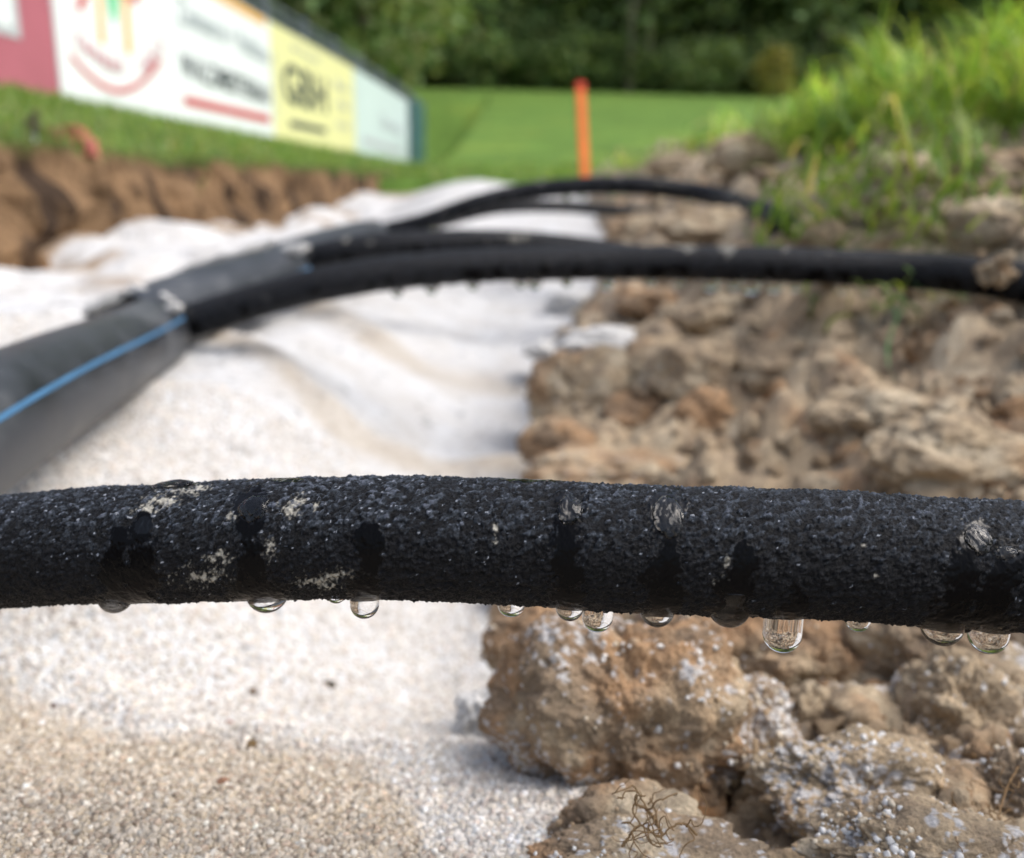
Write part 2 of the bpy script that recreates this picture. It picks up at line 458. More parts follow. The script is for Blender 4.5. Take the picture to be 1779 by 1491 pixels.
# --- left cut wall of the trench
Ys = np.concatenate([np.linspace(-1.0, .5, 30), np.linspace(.51, 3.0, 420), np.linspace(3.03, 6.5, 120)])
nt_ = 110
t = np.linspace(0, 1, nt_)
Y = np.repeat(Ys[:, None], nt_, 1).ravel(); T = np.tile(t, len(Ys))
lx, lz = lip(Y)
z0 = -.16
Z = z0+(lz+.004-z0)*T
p = A3(Y*5, Z*9, 0*Y)
X = lx+.07*(1-T)**1.5+.05*fbm(p, 4, 90)*(.4+.6*np.sin(T*math.pi))+.03*np.abs(fbm(A3(Y*17, Z*6, 0*Y), 3, 95))-.02*(T > .97)
d_, v_ = worley(A3(Y/.05, Z/.05, 0*Y), 97); X = X+.016*(1-d_)+.022*fbm(A3(Y*38, Z*16, 0*Y), 4, 94)
n1 = fbm(A3(Y*7, Z*14, 0*Y), 4, 98); n2 = fbm(A3(Y*22, Z*10, 0*Y), 3, 99)
c = np.array([.20, .125, .068])*(1+.6*n1[:, None])
dk = sst(.05, .35, n2)[:, None]; c = c*(1-dk)+np.array([.055, .036, .024])*dk
orr = (sst(.0, .4, n1)*sst(.5, .0, T))[:, None]*.6; c = c*(1-orr)+np.array([.26, .135, .05])*orr
gr = sst(.86, .97, T+.08*n2)[:, None]; c = c*(1-gr)+np.array([.10, .14, .035])*gr
me = mesh_np('trench_side', A3(X, Y, Z), grid_faces(len(Ys), nt_), M_earth, np.clip(c, .01, .7))
tag(link('trench_side', me), 'dark brown cut earth side of the trench below the grass edge', kind='structure')

# --- lawn and meadow in one sheet to the horizon
xs = np.concatenate([-np.geomspace(80, 2.6, 40), np.linspace(-2.5, 3.0, 330), np.geomspace(3.1, 80, 40)])
ys = np.concatenate([np.linspace(-6, .3, 12), np.linspace(.35, 7, 260), np.geomspace(7.1, 120, 120)])
X, Y = np.meshgrid(xs, ys); X = X.ravel(); Y = Y.ravel()
Z = z_lawn(X, Y)
n1 = fbm(A3(X*1.3, Y*1.3, 0*X), 4, 110); n2 = fbm(A3(X*9, Y*9, 0*X), 3, 112)
c = np.array([.115, .205, .038])*(1+.22*n1[:, None]+.22*n2[:, None])
c = c+np.array([.03, .01, .0])*sst(.2, .6, n1)[:, None]
nearb = (sst(4.5, 2.5, Y))[:, None]; c = c*(1-nearb*.5)+np.array([.10, .105, .04])*nearb*.5
M_lawn = tint_mat('lawn', .9, .15, 9, .3, .03)
me = mesh_np('lawn', A3(X, Y, Z), grid_faces(len(ys), len(xs)), M_lawn, np.clip(c, .01, .6))
tag(link('lawn', me), 'bright green mown meadow sloping up to the wood behind the trench', kind='structure')

# ------------------------------------------------------------------ tubes
def catmull(pts, n):
    pts = np.asarray(pts, float); k = len(pts)
    P0 = np.vstack([2*pts[0]-pts[1], pts, 2*pts[-1]-pts[-2]])
    seg = np.linalg.norm(np.diff(pts, axis=0), axis=1); cum = np.concatenate([[0], np.cumsum(seg)]); cum /= cum[-1]
    u = np.linspace(0, 1, n); out = np.zeros((n, pts.shape[1]))
    idx = np.clip(np.searchsorted(cum, u, 'right')-1, 0, k-2)
    t = ((u-cum[idx])/(cum[idx+1]-cum[idx]))[:, None]
    a, b, c_, d = P0[idx], P0[idx+1], P0[idx+2], P0[idx+3]
    return .5*((2*b)+(-a+c_)*t+(2*a-5*b+4*c_-d)*t*t+(-a+3*b-3*c_+d)*t**3)
def frames(C):
    T = np.gradient(C, axis=0); T /= np.linalg.norm(T, axis=1)[:, None]
    up = np.tile(np.array([0, 0, 1.0]), (len(C), 1))
    S = np.cross(T, up); S /= np.linalg.norm(S, axis=1)[:, None]
    U = np.cross(S, T)
    return T, S, U
def tube_grid(C, R, th):
    T, S, U = frames(C)
    n = len(th); ct, st = np.cos(th), np.sin(th)
    N = S[:, None, :]*ct[None, :, None]+U[:, None, :]*st[None, :, None]
    R = np.broadcast_to(R, (len(C), n))
    return C[:, None, :]+N*R[:, :, None], N
def tube_faces(nr, nc):
    i = np.arange(nr-1)[:, None]*nc+np.arange(nc)[None, :]
    j = np.arange(nr-1)[:, None]*nc+(np.arange(nc)[None, :]+1) % nc
    return np.stack([i, i+nc, j+nc, j], -1).reshape(-1, 4)
def cap_faces(nr, nc, nv):
    return

# ------------------------------------------------------------------ the near hose
HR = .0099
hp = [(-900, 1160, .215), (-420, 1020, .188), (0, 960, .1655), (300, 943, .1565), (640, 933, .151), (900, 941, .1482), (1100, 953, .1462), (1400, 961.5, .1445), (1600, 975, .1435), (1779, 985, .1425), (2150, 1018, .139), (2700, 1100, .134)]
hc = np.array([P(*q)[:] for q in hp])
NL = 1750
C = catmull(hc, NL)
pxs, _, _ = PX(C)
# finer along the part in view
wts = np.where((np.abs(np.gradient(pxs)) > 0) & (pxs > -60) & (pxs < 1840), 1.0, .25)
cw = np.cumsum(wts); cw = (cw-cw[0])/(cw[-1]-cw[0])
C = np.stack([np.interp(np.linspace(0, 1, NL), cw, C[:, k]) for k in range(3)], 1)
for _ in range(3): C[1:-1] = (C[:-2]+2*C[1:-1]+C[2:])/4
# S = T x up: T ~ +X -> S ~ -Y (towards camera).  angle 0 faces the camera
th = np.concatenate([np.linspace(-2.05, 2.25, 215, endpoint=False), np.linspace(2.25, 2*math.pi-2.05, 35, endpoint=False)])
V0, N0 = tube_grid(C, HR, th)
L = np.concatenate([[0], np.cumsum(np.linalg.norm(np.diff(C, axis=0), axis=1))])
U_ = np.repeat(L[:, None], len(th), 1).ravel(); A_ = np.tile(th*HR, NL)
V0 = V0.reshape(-1, 3); N0 = N0.reshape(-1, 3)
vx, vy, vd = PX(V0)
front = (N0 @ CMn[:, 2]) > -.25
pn = A3(V0[:, 0]*1000, V0[:, 1]*1000, V0[:, 2]*1000)
jag = fbm(pn*.40, 4, 120)*.95+fbm(pn*1.5, 3, 125)*.55
def seg_mask(x0, y0, x1, y1, w0, w1):
    dx, dy = x1-x0, y1-y0; t = np.clip(((vx-x0)*dx+(vy-y0)*dy)/(dx*dx+dy*dy), 0, 1)
    d = np.hypot(vx-x0-t*dx, vy-y0-t*dy); ww = w0+(w1-w0)*t
    return 1-d/ww
wet = np.full(len(V0), -9.0)
for sgm in [(250, 905, 245, 1010, 15, 30), (206, 925, 200, 1060, 14, 34), (242, 1010, 225, 1045, 34, 40), (440, 878, 432, 960, 30, 26), (432, 960, 440, 1010, 26, 40),
            (425, 1005, 465, 1060, 32, 55), (645, 930, 634, 1060, 22, 32), (990, 885, 988, 930, 26, 20), (990, 930, 986, 1060, 28, 28), (1160, 893, 1160, 925, 33, 22), (1158, 925, 1145, 1070, 26, 38),
            (1292, 962, 1265, 1075, 18, 50), (1695, 940, 1668, 1000, 28, 30), (1668, 1000, 1640, 1095, 28, 42), (1745, 965, 1755, 1000, 26, 24), (1745, 985, 1715, 1100, 26, 40), (1390, 1035, 1365, 1085, 20, 34)]:
    wet = np.maximum(wet, seg_mask(*sgm))
wet = np.where(front, sst(-.18, .26, wet+jag*1.05), 0)
film = np.full(len(V0), -9.0)
for (a, b, rx, ry) in [(990, 886, 25, 25), (1160, 893, 34, 32), (440, 882, 34, 24), (1697, 938, 24, 26), (1745, 962, 26, 13), (302, 846, 42, 7), (500, 838, 30, 4), (930, 838, 60, 4), (255, 915, 16, 12)]:
    film = np.maximum(film, 1-np.hypot((vx-a)/rx, (vy-b)/ry))
film = np.where(front, sst(.0, .10, film+jag*.75), 0)
wet = np.maximum(wet, film)
mud = np.full(len(V0), -9.0)
for (a, b, rx, ry, k) in [(258, 886, 26, 9, .35), (285, 874, 28, 10, .4), (322, 856, 34, 8, .2), (350, 850, 22, 6, .1), (505, 888, 20, 14, .15), (522, 873, 14, 14, .2), (545, 880, 10, 8, .1), (470, 945, 14, 22, 0), (478, 960, 10, 10, .1), (560, 1008, 44, 14, .0),
                          (585, 998, 34, 10, .1), (380, 968, 24, 14, -.1), (862, 918, 7, 9, .2), (861, 942, 5, 5, .6), (1262, 975, 9, 14, .1), (1252, 1010, 16, 16, -.15), (1150, 890, 12, 6, .0), (1003, 882, 8, 12, 0), (1500, 948, 6, 4, .3), (1520, 1000, 5, 4, .2), (420, 900, 26, 14, -.25), (350, 1000, 60, 20, -.35), (1688, 912, 16, 8, 0)]:
    mud = np.maximum(mud, 1-np.hypot((vx-a)/rx, (vy-b)/ry)+k*.5)
ragged = fbm(pn*1.6, 3, 130)
mud = np.where(front, sst(.05, 1.2, mud+ragged*1.2+.9*fbm(pn*3.0, 3, 133)-.12), 0)*.9
# crumb relief: flaky grains
g = .00072
d1, v1 = worley2(U_/(g*1.5)+.4*ragged, (A_-U_*.25)/g, 140)
d2, v2 = worley2(U_/(g*.75)+11.3, (A_-U_*.2)/(g*.55)+5.1, 150)
rel = .00050*(v1*.85+.15)*(1-np.minimum(d1, 1.0)**1.3)+.00034*(1-np.minimum(d2, 1.0))*v2+.00016*fbm(pn*1.6, 3, 160)
rel = rel+.00022*fbm(pn*.14, 3, 165)+.00016*np.clip(fbm(pn*3.2, 2, 167), -.3, 1)
relw = .00042+.00014*fbm(pn*.75, 3, 170)+.00007*fbm(pn*2.6, 2, 172)
rel = rel*(1-wet)+relw*wet
spd = (v2 > .5)
cell = np.clip(v1*.62+v2*.38, 0, 1)
gl = h3((v2*9e5).astype(np.int64), (v1*9e5).astype(np.int64), (v1*0).astype(np.int64), 9)
left_glint = sst(.0, .9, (1-np.abs(vx-450)/700))*.10      # left part: lighter tone and more painted glints
top_sheen = sst(-.25, .85, N0[:, 2])  # sky sheen on top and dark underside, painted into the grain colour
cell = np.clip(cell*(.42+.62*top_sheen+left_glint)+.30*top_sheen*fbm(pn*3.0, 2, 176), 0, .97)
cell = np.where(gl > .995-(left_glint*.30+.008)*top_sheen, 1.0, cell)  # painted glints: flecks of reflected sky set into the colour
V1 = V0+N0*rel[:, None]
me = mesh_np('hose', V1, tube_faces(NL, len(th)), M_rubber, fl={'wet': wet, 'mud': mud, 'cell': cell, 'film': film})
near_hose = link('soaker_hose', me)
tag(near_hose, 'sharp rough black crumb rubber hose crossing the whole foreground with wet streaks', 'hose', 'black drip hoses over the trench')

# ------------------------------------------------------------------ hoses further back
def far_hose(px_pts, r, label, nl=700, nc=64, seed=1):
    c3 = np.array([P(*q)[:] for q in px_pts]); C = catmull(c3, nl)
    th = np.linspace(0, 2*math.pi, nc, endpoint=False)
    V, N = tube_grid(C, r, th); V = V.reshape(-1, 3); N = N.reshape(-1, 3)
    p = V*1000
    rel = .00045*fbm(p*.7, 3, 200+seed)+.00035*fbm(p*.2, 2, 210+seed)
    cell = .35+.35*vnoise(p*.9, 220+seed)
    dust = sst(.35, .6, fbm(p*.09, 3, 230+seed))*sst(-.2, .8, N[:, 2])*.35
    # rows of water clinging below
    wv = sst(.1, .4, vnoise(A3(p[:, 0]*.22, p[:, 1]*.22, 0*p[:, 0]), 240+seed))*sst(.3, -.3, N[:, 2])
    V = V+N*(rel+wv*.0004)[:, None]
    n0 = len(V)
    V = np.vstack([V, C[:1], C[-1:]])
    Fq = tube_faces(nl, nc)
    ext = lambda a: np.concatenate([a, [a[0], a[-1]]])
    k = np.arange(nc); k2 = (k+1) % nc
    capa = np.stack([np.full(nc, n0), k, k2, k2], 1)
    me = mesh_np('hose', V, Fq, M_rubber, fl={'wet': ext(wv), 'mud': ext(dust), 'cell': ext(np.clip(cell, 0, .95))})
    o = link('soaker_hose', me)
    tag(o, label, 'hose', 'black drip hoses over the trench')
    return o, C
hose2, C2 = far_hose([(255, 590, .55), (320, 562, .545), (400, 536, .54), (500, 508, .535), (600, 486, .53), (720, 470, .53), (880, 459, .535), (1080, 456, .54), (1340, 459, .52), (1575, 470, .50), (1700, 480, .47), (1790, 492, .45), (1900, 520, .43), (2000, 580, .42)], .0100,
                     'long black hose leaving the blue striped pipe and running level to the right edge', seed=1, nc=72)
hose3, C3 = far_hose([(430, 500, .80), (520, 455, .79), (600, 435, .78), (700, 424, .78), (860, 421, .80), (1000, 431, .84), (1150, 452, .88), (1300, 480, .9), (1420, 530, .9)], .0112,
                     'black hose from the second grey pipe end lying just behind the long level hose', seed=2)
h4 = [(590, 425, 1.15), (660, 405, 1.14), (740, 384, 1.12), (830, 353, 1.1), (920, 332, 1.1), (1020, 323, 1.08), (1120, 323, 1.06), (1220, 336, 1.05), (1300, 360, 1.05), (1352, 386, 1.05)]
for k_ in range(6, len(h4)):
    a_, b_, d_0 = h4[k_]; hd = hit(a_, b_+8)
    if hd: h4[k_] = (a_, b_, min(d_0, hd+.004))
h4.append((1400, 425, h4[-1][2]+.02))
hose4, C4 = far_hose(h4, .0108,
                     'arching black hose rising over the sand and diving into the soil bank', seed=3)
hose5, C5 = far_hose([(640, 418, 1.3), (760, 386, 1.35), (860, 362, 1.4), (960, 358, 1.45), (1050, 364, 1.5), (1120, 370, 1.55), (1170, 374, 1.6), (1230, 392, 1.65)], .0098,
                     'thin farthest black hose sagging below the arching one', seed=4)

# ------------------------------------------------------------------ grey pipes with blue stripe
def pipe(p0, p1, r, label, stripe_ang, group='grey polyethylene pipes in the trench'):
    a = np.array(p0[:]); b = np.array(p1[:]); n = 120
    C = a+(b-a)*np.linspace(0, 1, n)[:, None]
    C[:, 2] += .0015*np.sin(np.linspace(0, 5, n))
    th = np.linspace(0, 2*math.pi, 96, endpoint=False)
    T, S, U = frames(C)
    V, N = tube_grid(C, r, th)
    # outer wall, wall thickness at the cut end, inner wall
    Vi, _ = tube_grid(C[-30:], r*.84, th)
    V = np.concatenate([V.reshape(-1, 3), Vi[::-1].reshape(-1, 3)])
    root = empty('grey_pipe', p0, label, 'pipe', group)
    V = V-a
    me = mesh_np('pipe_wall', V, tube_faces(n+30, 96), M_pipe)
    link('pipe_wall', me, root)
    sa = np.linspace(stripe_ang-.045, stripe_ang+.045, 7)
    Vs, _ = tube_grid(C, r+.0004, sa); Vt, _ = tube_grid(C, r-.0003, sa)
    Vs = Vs.reshape(-1, 3)-a
    me = mesh_np('stripe', Vs, grid_faces(n, 7), M_blue)
    link('stripe', me, root)
    return root
pA0, pA1 = P(-260, 880, .215), P(264, 578, .520)
pipe(pA0, pA1, .0208, 'near dark grey plastic pipe with a blue stripe, hose leaving its open end', .50)
pB0, pB1 = P(225, 582, .52), P(492, 474, .74)
pipe(pB0, pB1, .0240, 'second grey plastic pipe partly under sand between the other two pipe ends', .25)
pC0, pC1 = P(470, 476, .76), P(645, 412, 1.05)
pipe(pC0, pC1, .0225, 'farthest grey plastic pipe dusted with sand where the arching hose starts', .1)
pD0, pD1 = P(-220, 640, .42), P(60, 566, .60)
pipe(pD0, pD1, .0170, 'half buried grey pipe showing at the left edge behind the near pipe', .9)

# ------------------------------------------------------------------ grains and lumps
def scatter(name, pts, size, tint, mat, label, cat=None, sub=2, parent=None):
    me = bpy.data.meshes.new(name); me.vertices.add(len(pts)); me.vertices.foreach_set('co', np.asarray(pts, np.float32).ravel())
    a = me.attributes.new('size', 'FLOAT_VECTOR', 'POINT'); a.data.foreach_set('vector', np.asarray(size, np.float32).ravel())
    r = me.attributes.new('rot', 'FLOAT_VECTOR', 'POINT'); r.data.foreach_set('vector', rng.uniform(0, 6.28, (len(pts), 3)).astype(np.float32).ravel())
    c = me.attributes.new('tint', 'FLOAT_COLOR', 'POINT'); cc = np.ones((len(pts), 4), np.float32); cc[:, :3] = tint; c.data.foreach_set('color', cc.ravel())
    me.materials.append(mat)
    o = link(name, me, parent)
    ng = bpy.data.node_groups.new(name+'_nodes', 'GeometryNodeTree')
    ng.interface.new_socket('Geometry', in_out='INPUT', socket_type='NodeSocketGeometry')
    ng.interface.new_socket('Geometry', in_out='OUTPUT', socket_type='NodeSocketGeometry')
    gi = ng.nodes.new('NodeGroupInput'); go = ng.nodes.new('NodeGroupOutput')
    ic = ng.nodes.new('GeometryNodeMeshIcoSphere'); ic.inputs['Subdivisions'].default_value = sub; ic.inputs['Radius'].default_value = 1.0
    nz = ng.nodes.new('ShaderNodeTexNoise'); nz.inputs['Scale'].default_value = 1.1; nz.inputs['Detail'].default_value = 1
    sp = ng.nodes.new('GeometryNodeSetPosition')
    sub_ = ng.nodes.new('ShaderNodeVectorMath'); sub_.operation = 'SUBTRACT'; sub_.inputs[1].default_value = (.5, .5, .5)
    scl = ng.nodes.new('ShaderNodeVectorMath'); scl.operation = 'SCALE'; scl.inputs['Scale'].default_value = 1.6
    ng.links.new(nz.outputs['Color'], sub_.inputs[0]); ng.links.new(sub_.outputs[0], scl.inputs[0]); ng.links.new(scl.outputs[0], sp.inputs['Offset'])
    ng.links.new(ic.outputs['Mesh'], sp.inputs['Geometry'])
    sm = ng.nodes.new('GeometryNodeSetMaterial'); sm.inputs['Material'].default_value = mat
    ss = ng.nodes.new('GeometryNodeSetShadeSmooth')
    ng.links.new(sp.outputs[0], ss.inputs['Geometry']); ng.links.new(ss.outputs[0], sm.inputs['Geometry'])
    ip = ng.nodes.new('GeometryNodeInstanceOnPoints')
    n1 = ng.nodes.new('GeometryNodeInputNamedAttribute'); n1.data_type = 'FLOAT_VECTOR'; n1.inputs['Name'].default_value = 'size'
    n2 = ng.nodes.new('GeometryNodeInputNamedAttribute'); n2.data_type = 'FLOAT_VECTOR'; n2.inputs['Name'].default_value = 'rot'
    e2r = ng.nodes.new('FunctionNodeEulerToRotation')
    ng.links.new(n2.outputs['Attribute'], e2r.inputs[0])
    ng.links.new(gi.outputs[0], ip.inputs['Points']); ng.links.new(sm.outputs[0], ip.inputs['Instance'])
    ng.links.new(n1.outputs['Attribute'], ip.inputs['Scale']); ng.links.new(e2r.outputs[0], ip.inputs['Rotation'])
    ng.links.new(ip.outputs[0], go.inputs[0])
    md = o.modifiers.new('scatter', 'NODES'); md.node_group = ng
    tag(o, label, cat, kind='stuff')
    return o
def grain_cols(n, damp):
    base = np.array([.60, .56, .51])
    r = rng.random(n)[:, None]
    c = np.where(r < .45, np.array([[.60, .555, .49]]), np.where(r < .68, np.array([[.52, .46, .37]]), np.where(r < .80, np.array([[.52, .43, .355]]), np.where(r < .90, np.array([[.36, .30, .24]]), np.array([[.74, .73, .69]])))))
    c = c*(1+.18*rng.standard_normal(n))[:, None]
    d = damp[:, None]
    c = c*(1-d*np.array([.12, .17, .24])) + (1-d)*np.array([.06, .07, .085])
    return np.clip(c, .03, .82)
n = 120000
gy = .11+(.46-.11)*rng.random(n)**1.5; gx = (rng.random(n)*2-1)*.66*(gy+.04)
k = gx < xb(gy)+.02; gx, gy = gx[k], gy[k]
gz = z_sand(gx, gy, False)
sz = rng.uniform(.00032, .00075, len(gx))*rng.choice([1, 1, 1, 1.35], len(gx))
siz = sz[:, None]*rng.uniform(.75, 1.25, (len(gx), 3))
dm = damp_mask(gx, gy)
scatter('sand_grains', A3(gx, gy, gz+sz*.35), siz, grain_cols(len(gx), dm), M_grain, 'loose translucent sand grains covering the near sand bed')

def lump_mesh(center, rad, sub, seed, rough=.35, crumb=.12, cell=3.0, hue=0, white=0, dark=0, zscale=1.0):
    V, Fc = icoc(sub)
    rad = np.asarray(rad)
    p = V*1.0
    rot = np.array(Euler((seed*1.3, seed*2.1, seed*.7)).to_matrix())
    q = p @ rot.T
    r = 1+rough*fbm(q*1.3+seed, 4, int(seed)+300)*1.5
    # facetted lumps
    d, v = worley(q*cell*.6+seed*3, int(seed)+310)
    r = r+.30*rough*(v-.5)*(1-d*.6)
    d, v = worley(q*cell+seed*3, int(seed)+311)
    r = r+.22*crumb/.12*rough*(.45-d)
    avg = rad.mean()
    W9 = q*avg/.011; d9, v9 = worley(W9+seed*7, int(seed)+316); r = r+(.011/avg)*.55*(.5-d9)*(.2+v9)
    if sub >= 6:
        W_ = q*avg/.0045
        d2, v2 = worley(W_+seed*5, int(seed)+312)
        r = r+crumb*.95*(.5-d2)*(.0045/avg)*4.2*(.4+v2)
        d2, v2 = worley(q*avg/.0016+seed*5, int(seed)+313)
        r = r+(.0017/avg)*(.5-d2)*(.3+v2)
        r = r+.0007/avg*fbm(q*avg/.0008, 2, int(seed)+314)
    elif sub >= 5:
        r = r+crumb*fbm(q*7, 3, int(seed)+315)
    r = r/np.mean(r); r = .62+(np.clip(r, .62, 1.6)-.62)/(1+.35*np.clip(r-1, 0, 1))
    V2 = q*r[:, None]*rad[None]
    c = soil_cols((V2+center)*1.0, seed, hue, white, dark)
    return V2, Fc, c
CL = [
 (925, 1125, .285, 74, 70, 6, 41, .55, .12, .1, 'small rust coloured clod wedged between the white sand and the largest speckled clod'),
 (1185, 1120, .275, 70, 75, 6, 42, .60, .10, .05, 'orange clod behind the largest speckled clod, under the drop with the brightest streak'),
 # px, py, depth, rx, ry (px), sub, seed, hue, white, dark, label
 (1085, 1255, .224, 200, 205, 7, 11, .60, .34, .18, 'largest rusty brown earth clod speckled with white sand, just right of the sand'),
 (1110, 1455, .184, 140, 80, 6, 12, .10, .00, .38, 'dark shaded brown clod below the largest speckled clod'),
 (1400, 1170, .280, 160, 115, 7, 13, .10, -.02, .05, 'rounded brown clod directly below the longest hanging drop'),
 (1600, 1110, .330, 110, 100, 6, 14, .45, .00, .10, 'orange brown clod behind the pale peaked one on the right'),
 (1662, 1245, .240, 98, 118, 7, 15, -.75, .16, -.45, 'pale angular clod with a white pointed top on the right'),
 (1300, 1265, .238, 85, 85, 6, 16, -.1, .55, .05, 'bluish white sand covered clod between the two large brown clods'),
 (1480, 1375, .200, 160, 95, 7, 17, -.2, .30, -.05, 'broad pale tan clod with a white dusted crest in the lower right'),
 (1590, 1490, .165, 190, 72, 7, 18, .05, .32, .0, 'nearest clod at the bottom edge with beads of white sand on it'),
 (1140, 1510, .168, 190, 52, 7, 19, .20, .15, .15, 'fibrous brown soil lump with curly roots at the bottom edge'),
 (1775, 1400, .195, 75, 95, 6, 20, .1, .12, .15, 'brown clod cut by the right edge above the nearest clod'),
 (1765, 1190, .275, 75, 80, 6, 21, -.2, .05, .1, 'grey tan clod at the right edge below the hose'),
 (1000, 680, .600, 88, 75, 6, 22, .05, .02, .05, 'grey brown clod with an orange cap beside the white sand, above the near hose'),
 (975, 775, .540, 72, 45, 6, 23, .50, .0, .2, 'rusty orange clod low against the edge of the white sand'),
 (1105, 728, .560, 56, 42, 5, 24, .50, .0, .0, 'small orange clod right of the grey brown capped clod'),
 (1222, 718, .530, 46, 46, 5, 25, .70, .0, -.2, 'round bright orange clod in the middle of the soil bank'),
 (1090, 835, .480, 160, 55, 6, 26, .22, .02, .0, 'wide tan orange clod half hidden behind the near hose'),
 (1530, 722, .440, 112, 50, 6, 27, -.35, .0, -.2, 'pale tan flat clod on the right below the grass'),
 (1650, 805, .400, 150, 80, 6, 28, -.25, .0, -.1, 'large knobbly pale tan clod right above the near hose'),
 (1330, 640, .600, 70, 52, 5, 29, -.3, .0, .1, 'pale brown clod under the long level hose, right of centre'),
 (1200, 640, .640, 75, 50, 5, 30, -.3, .0, .0, 'pale clod left of the one under the long level hose'),
 (1255, 555, .700, 72, 42, 5, 31, -.15, .0, .1, 'shaded tan clod touching the underside of the long level hose'),
 (1130, 530, .780, 62, 34, 5, 32, .1, .0, .15, 'small brownish clod seen under the long level hose near the sand'),
 (1235, 398, 1.10, 100, 34, 5, 33, -.2, .0, .0, 'tan clod framed by the arching hose'),
 (1110, 402, 1.20, 62, 26, 5, 34, .1, .0, .15, 'brown clod under the end of the farthest hose'),
 (1730, 400, .66, 80, 55, 5, 35, -.2, .0, .05, 'tan clod at the right edge above the long level hose'),
 (1745, 300, .80, 75, 45, 5, 36, -.1, .0, .1, 'reddish tan clod under the grass at the right edge'),
 (1560, 320, .90, 85, 50, 5, 37, -.25, .0, .05, 'pale clod among the drooping grass blades'),
 (1310, 275, 1.6, 70, 40, 5, 38, -.3, .0, .0, 'beige clod on top of the bank left of the tall grass'),
 (1430, 410, 1.25, 50, 30, 5, 39, -.2, .0, .1, 'streaky brown clod where the arching hose enters the bank'),
 (1180, 290, 2.2, 60, 24, 5, 40, -.25, .0, .0, 'small far clod on the bank right of the orange stake'),
]
near_pts = []; near_tint = []
for (px, py, d, rx, ry, sub, seed, hue, white, dark, label) in CL:
    if d > .32:
        hd = hit(px, py+ry*.35)
        if hd: d = hd
    cpos = np.array(P(px, py, d)[:])
    R = np.array([rx, (rx+ry)/2*.85, ry])*d/F
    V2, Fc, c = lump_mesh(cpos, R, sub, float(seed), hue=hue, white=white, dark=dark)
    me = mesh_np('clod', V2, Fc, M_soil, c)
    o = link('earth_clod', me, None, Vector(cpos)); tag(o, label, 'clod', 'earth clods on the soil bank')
    if d < .34:
        nn = V2/np.linalg.norm(V2, axis=1)[:, None]
        pick = rng.random(len(V2)) < (.012+.10*max(white, 0))*(81920/ (20*4**(sub-1)))*.9
        m = pick & (nn[:, 2] > -.15) & (fbm((V2+cpos)*130, 2, 400)+.22*rng.standard_normal(len(V2)) > .22)
        near_pts.append((V2+cpos)[m])
# crumbs strewn over the bank (real lumps, joined)
def lump_cloud(name, pts, rad, hue, sub, label, mat=M_soil, colfix=None, kind='stuff', parent=None):
    V, Fc = icoc(sub); m = len(pts); nv = len(V)
    P_ = np.repeat(pts, nv, 0); R_ = np.repeat(rad, nv)
    ax = rng.uniform(.7, 1.25, (m, 3)); VV = np.tile(V, (m, 1))*np.repeat(ax, nv, 0)
    off = np.repeat(rng.uniform(0, 90, (m, 3)), nv, 0)
    r = 1+1.0*fbm(VV*1.5+off, 3, 500)
    d9, v9 = worley(VV*1.6+off, 505); r = np.clip(r+.5*(.5-d9), .35, 1.8)
    W_ = VV*(r*R_)[:, None]+P_
    if colfix is None:
        c = soil_cols(W_, 7.0, 0, 0, 0)
        hc = np.repeat(rng.random(m), nv)[:, None]
        c = c*(1-.5)+.5*np.where(hc < .5, np.array([.42, .33, .225]), np.where(hc < .75, np.array([.24, .165, .10]), np.where(hc < .86, np.array([.30, .14, .05]), np.array([.46, .39, .29]))))
    else: c = np.repeat(colfix, nv, 0)
    FF = (np.tile(Fc, (m, 1))+np.repeat(np.arange(m)*nv, len(Fc))[:, None])
    me = mesh_np(name, W_, FF, mat, np.clip(c, .01, .8))
    o = link(name, me, parent); tag(o, label, kind=kind); return o
n = 5200
cy = np.exp(rng.uniform(math.log(.16), math.log(2.4), n)); cx = xb(cy)+rng.random(n)**.8*(.62*cy+.08)
cz = z_bank(cx, cy, False)
cr = (.0012+.0085*rng.random(n)**2.8)*(.35+cy*.9)
cr = np.minimum(cr, .018)
big = (cr > .0035) & (cy < .8)
lump_cloud('soil_crumbs', A3(cx, cy, cz)[big], cr[big], 0, 3, 'larger loose tan soil crumbs on the near part of the bank')
lump_cloud('soil_crumbs', A3(cx, cy, cz+cr*.1)[~big], cr[~big], 0, 2, 'loose tan and brown soil crumbs strewn over the bank')
# sand lying on the pipes and spilled over the clods: low uneven mounds
def mound(px, py, d, rx, ry, seed, label, tilt=0.0, sub=5, dep=.8, col=(.56, .55, .53)):
    V, Fc = icoc(sub)
    r = 1+.55*fbm(V*1.5+seed, 4, 900+seed)+.22*fbm(V*5+seed, 3, 910+seed)
    dd, vv = worley(V*5+seed, 920+seed); r = r+.10*(.5-dd)
    R = np.array([rx, (rx+ry)/2*dep, ry])*d/F
    W = V*r[:, None]*R
    ca, sa = math.cos(tilt), math.sin(tilt)
    W = np.stack([W[:, 0]*ca-W[:, 2]*sa, W[:, 1], W[:, 0]*sa+W[:, 2]*ca], 1)
    c = np.array(col)*(1+.15*fbm(V*9, 3, 930+seed))[:, None]
    o = link('sand_heap', mesh_np('sand_heap', W, Fc, M_sand, c), None, P(px, py, d)); tag(o, label, kind='stuff')
mound(150, 545, .53, 100, 13, 1, 'white sand banked along the back of the near grey pipe', .42)
mound(30, 570, .48, 60, 16, 7, 'white sand covering the half buried pipe at the left edge', .3)
mound(262, 512, .53, 36, 10, 2, 'white sand lying over the end of the near grey pipe', -.35)
mound(300, 535, .505, 17, 8, 3, 'small lump of sand on the rim of the near pipe beside the hose', .3)
mound(380, 452, .76, 90, 9, 4, 'sand strip lying on the back of the second grey pipe', .30)
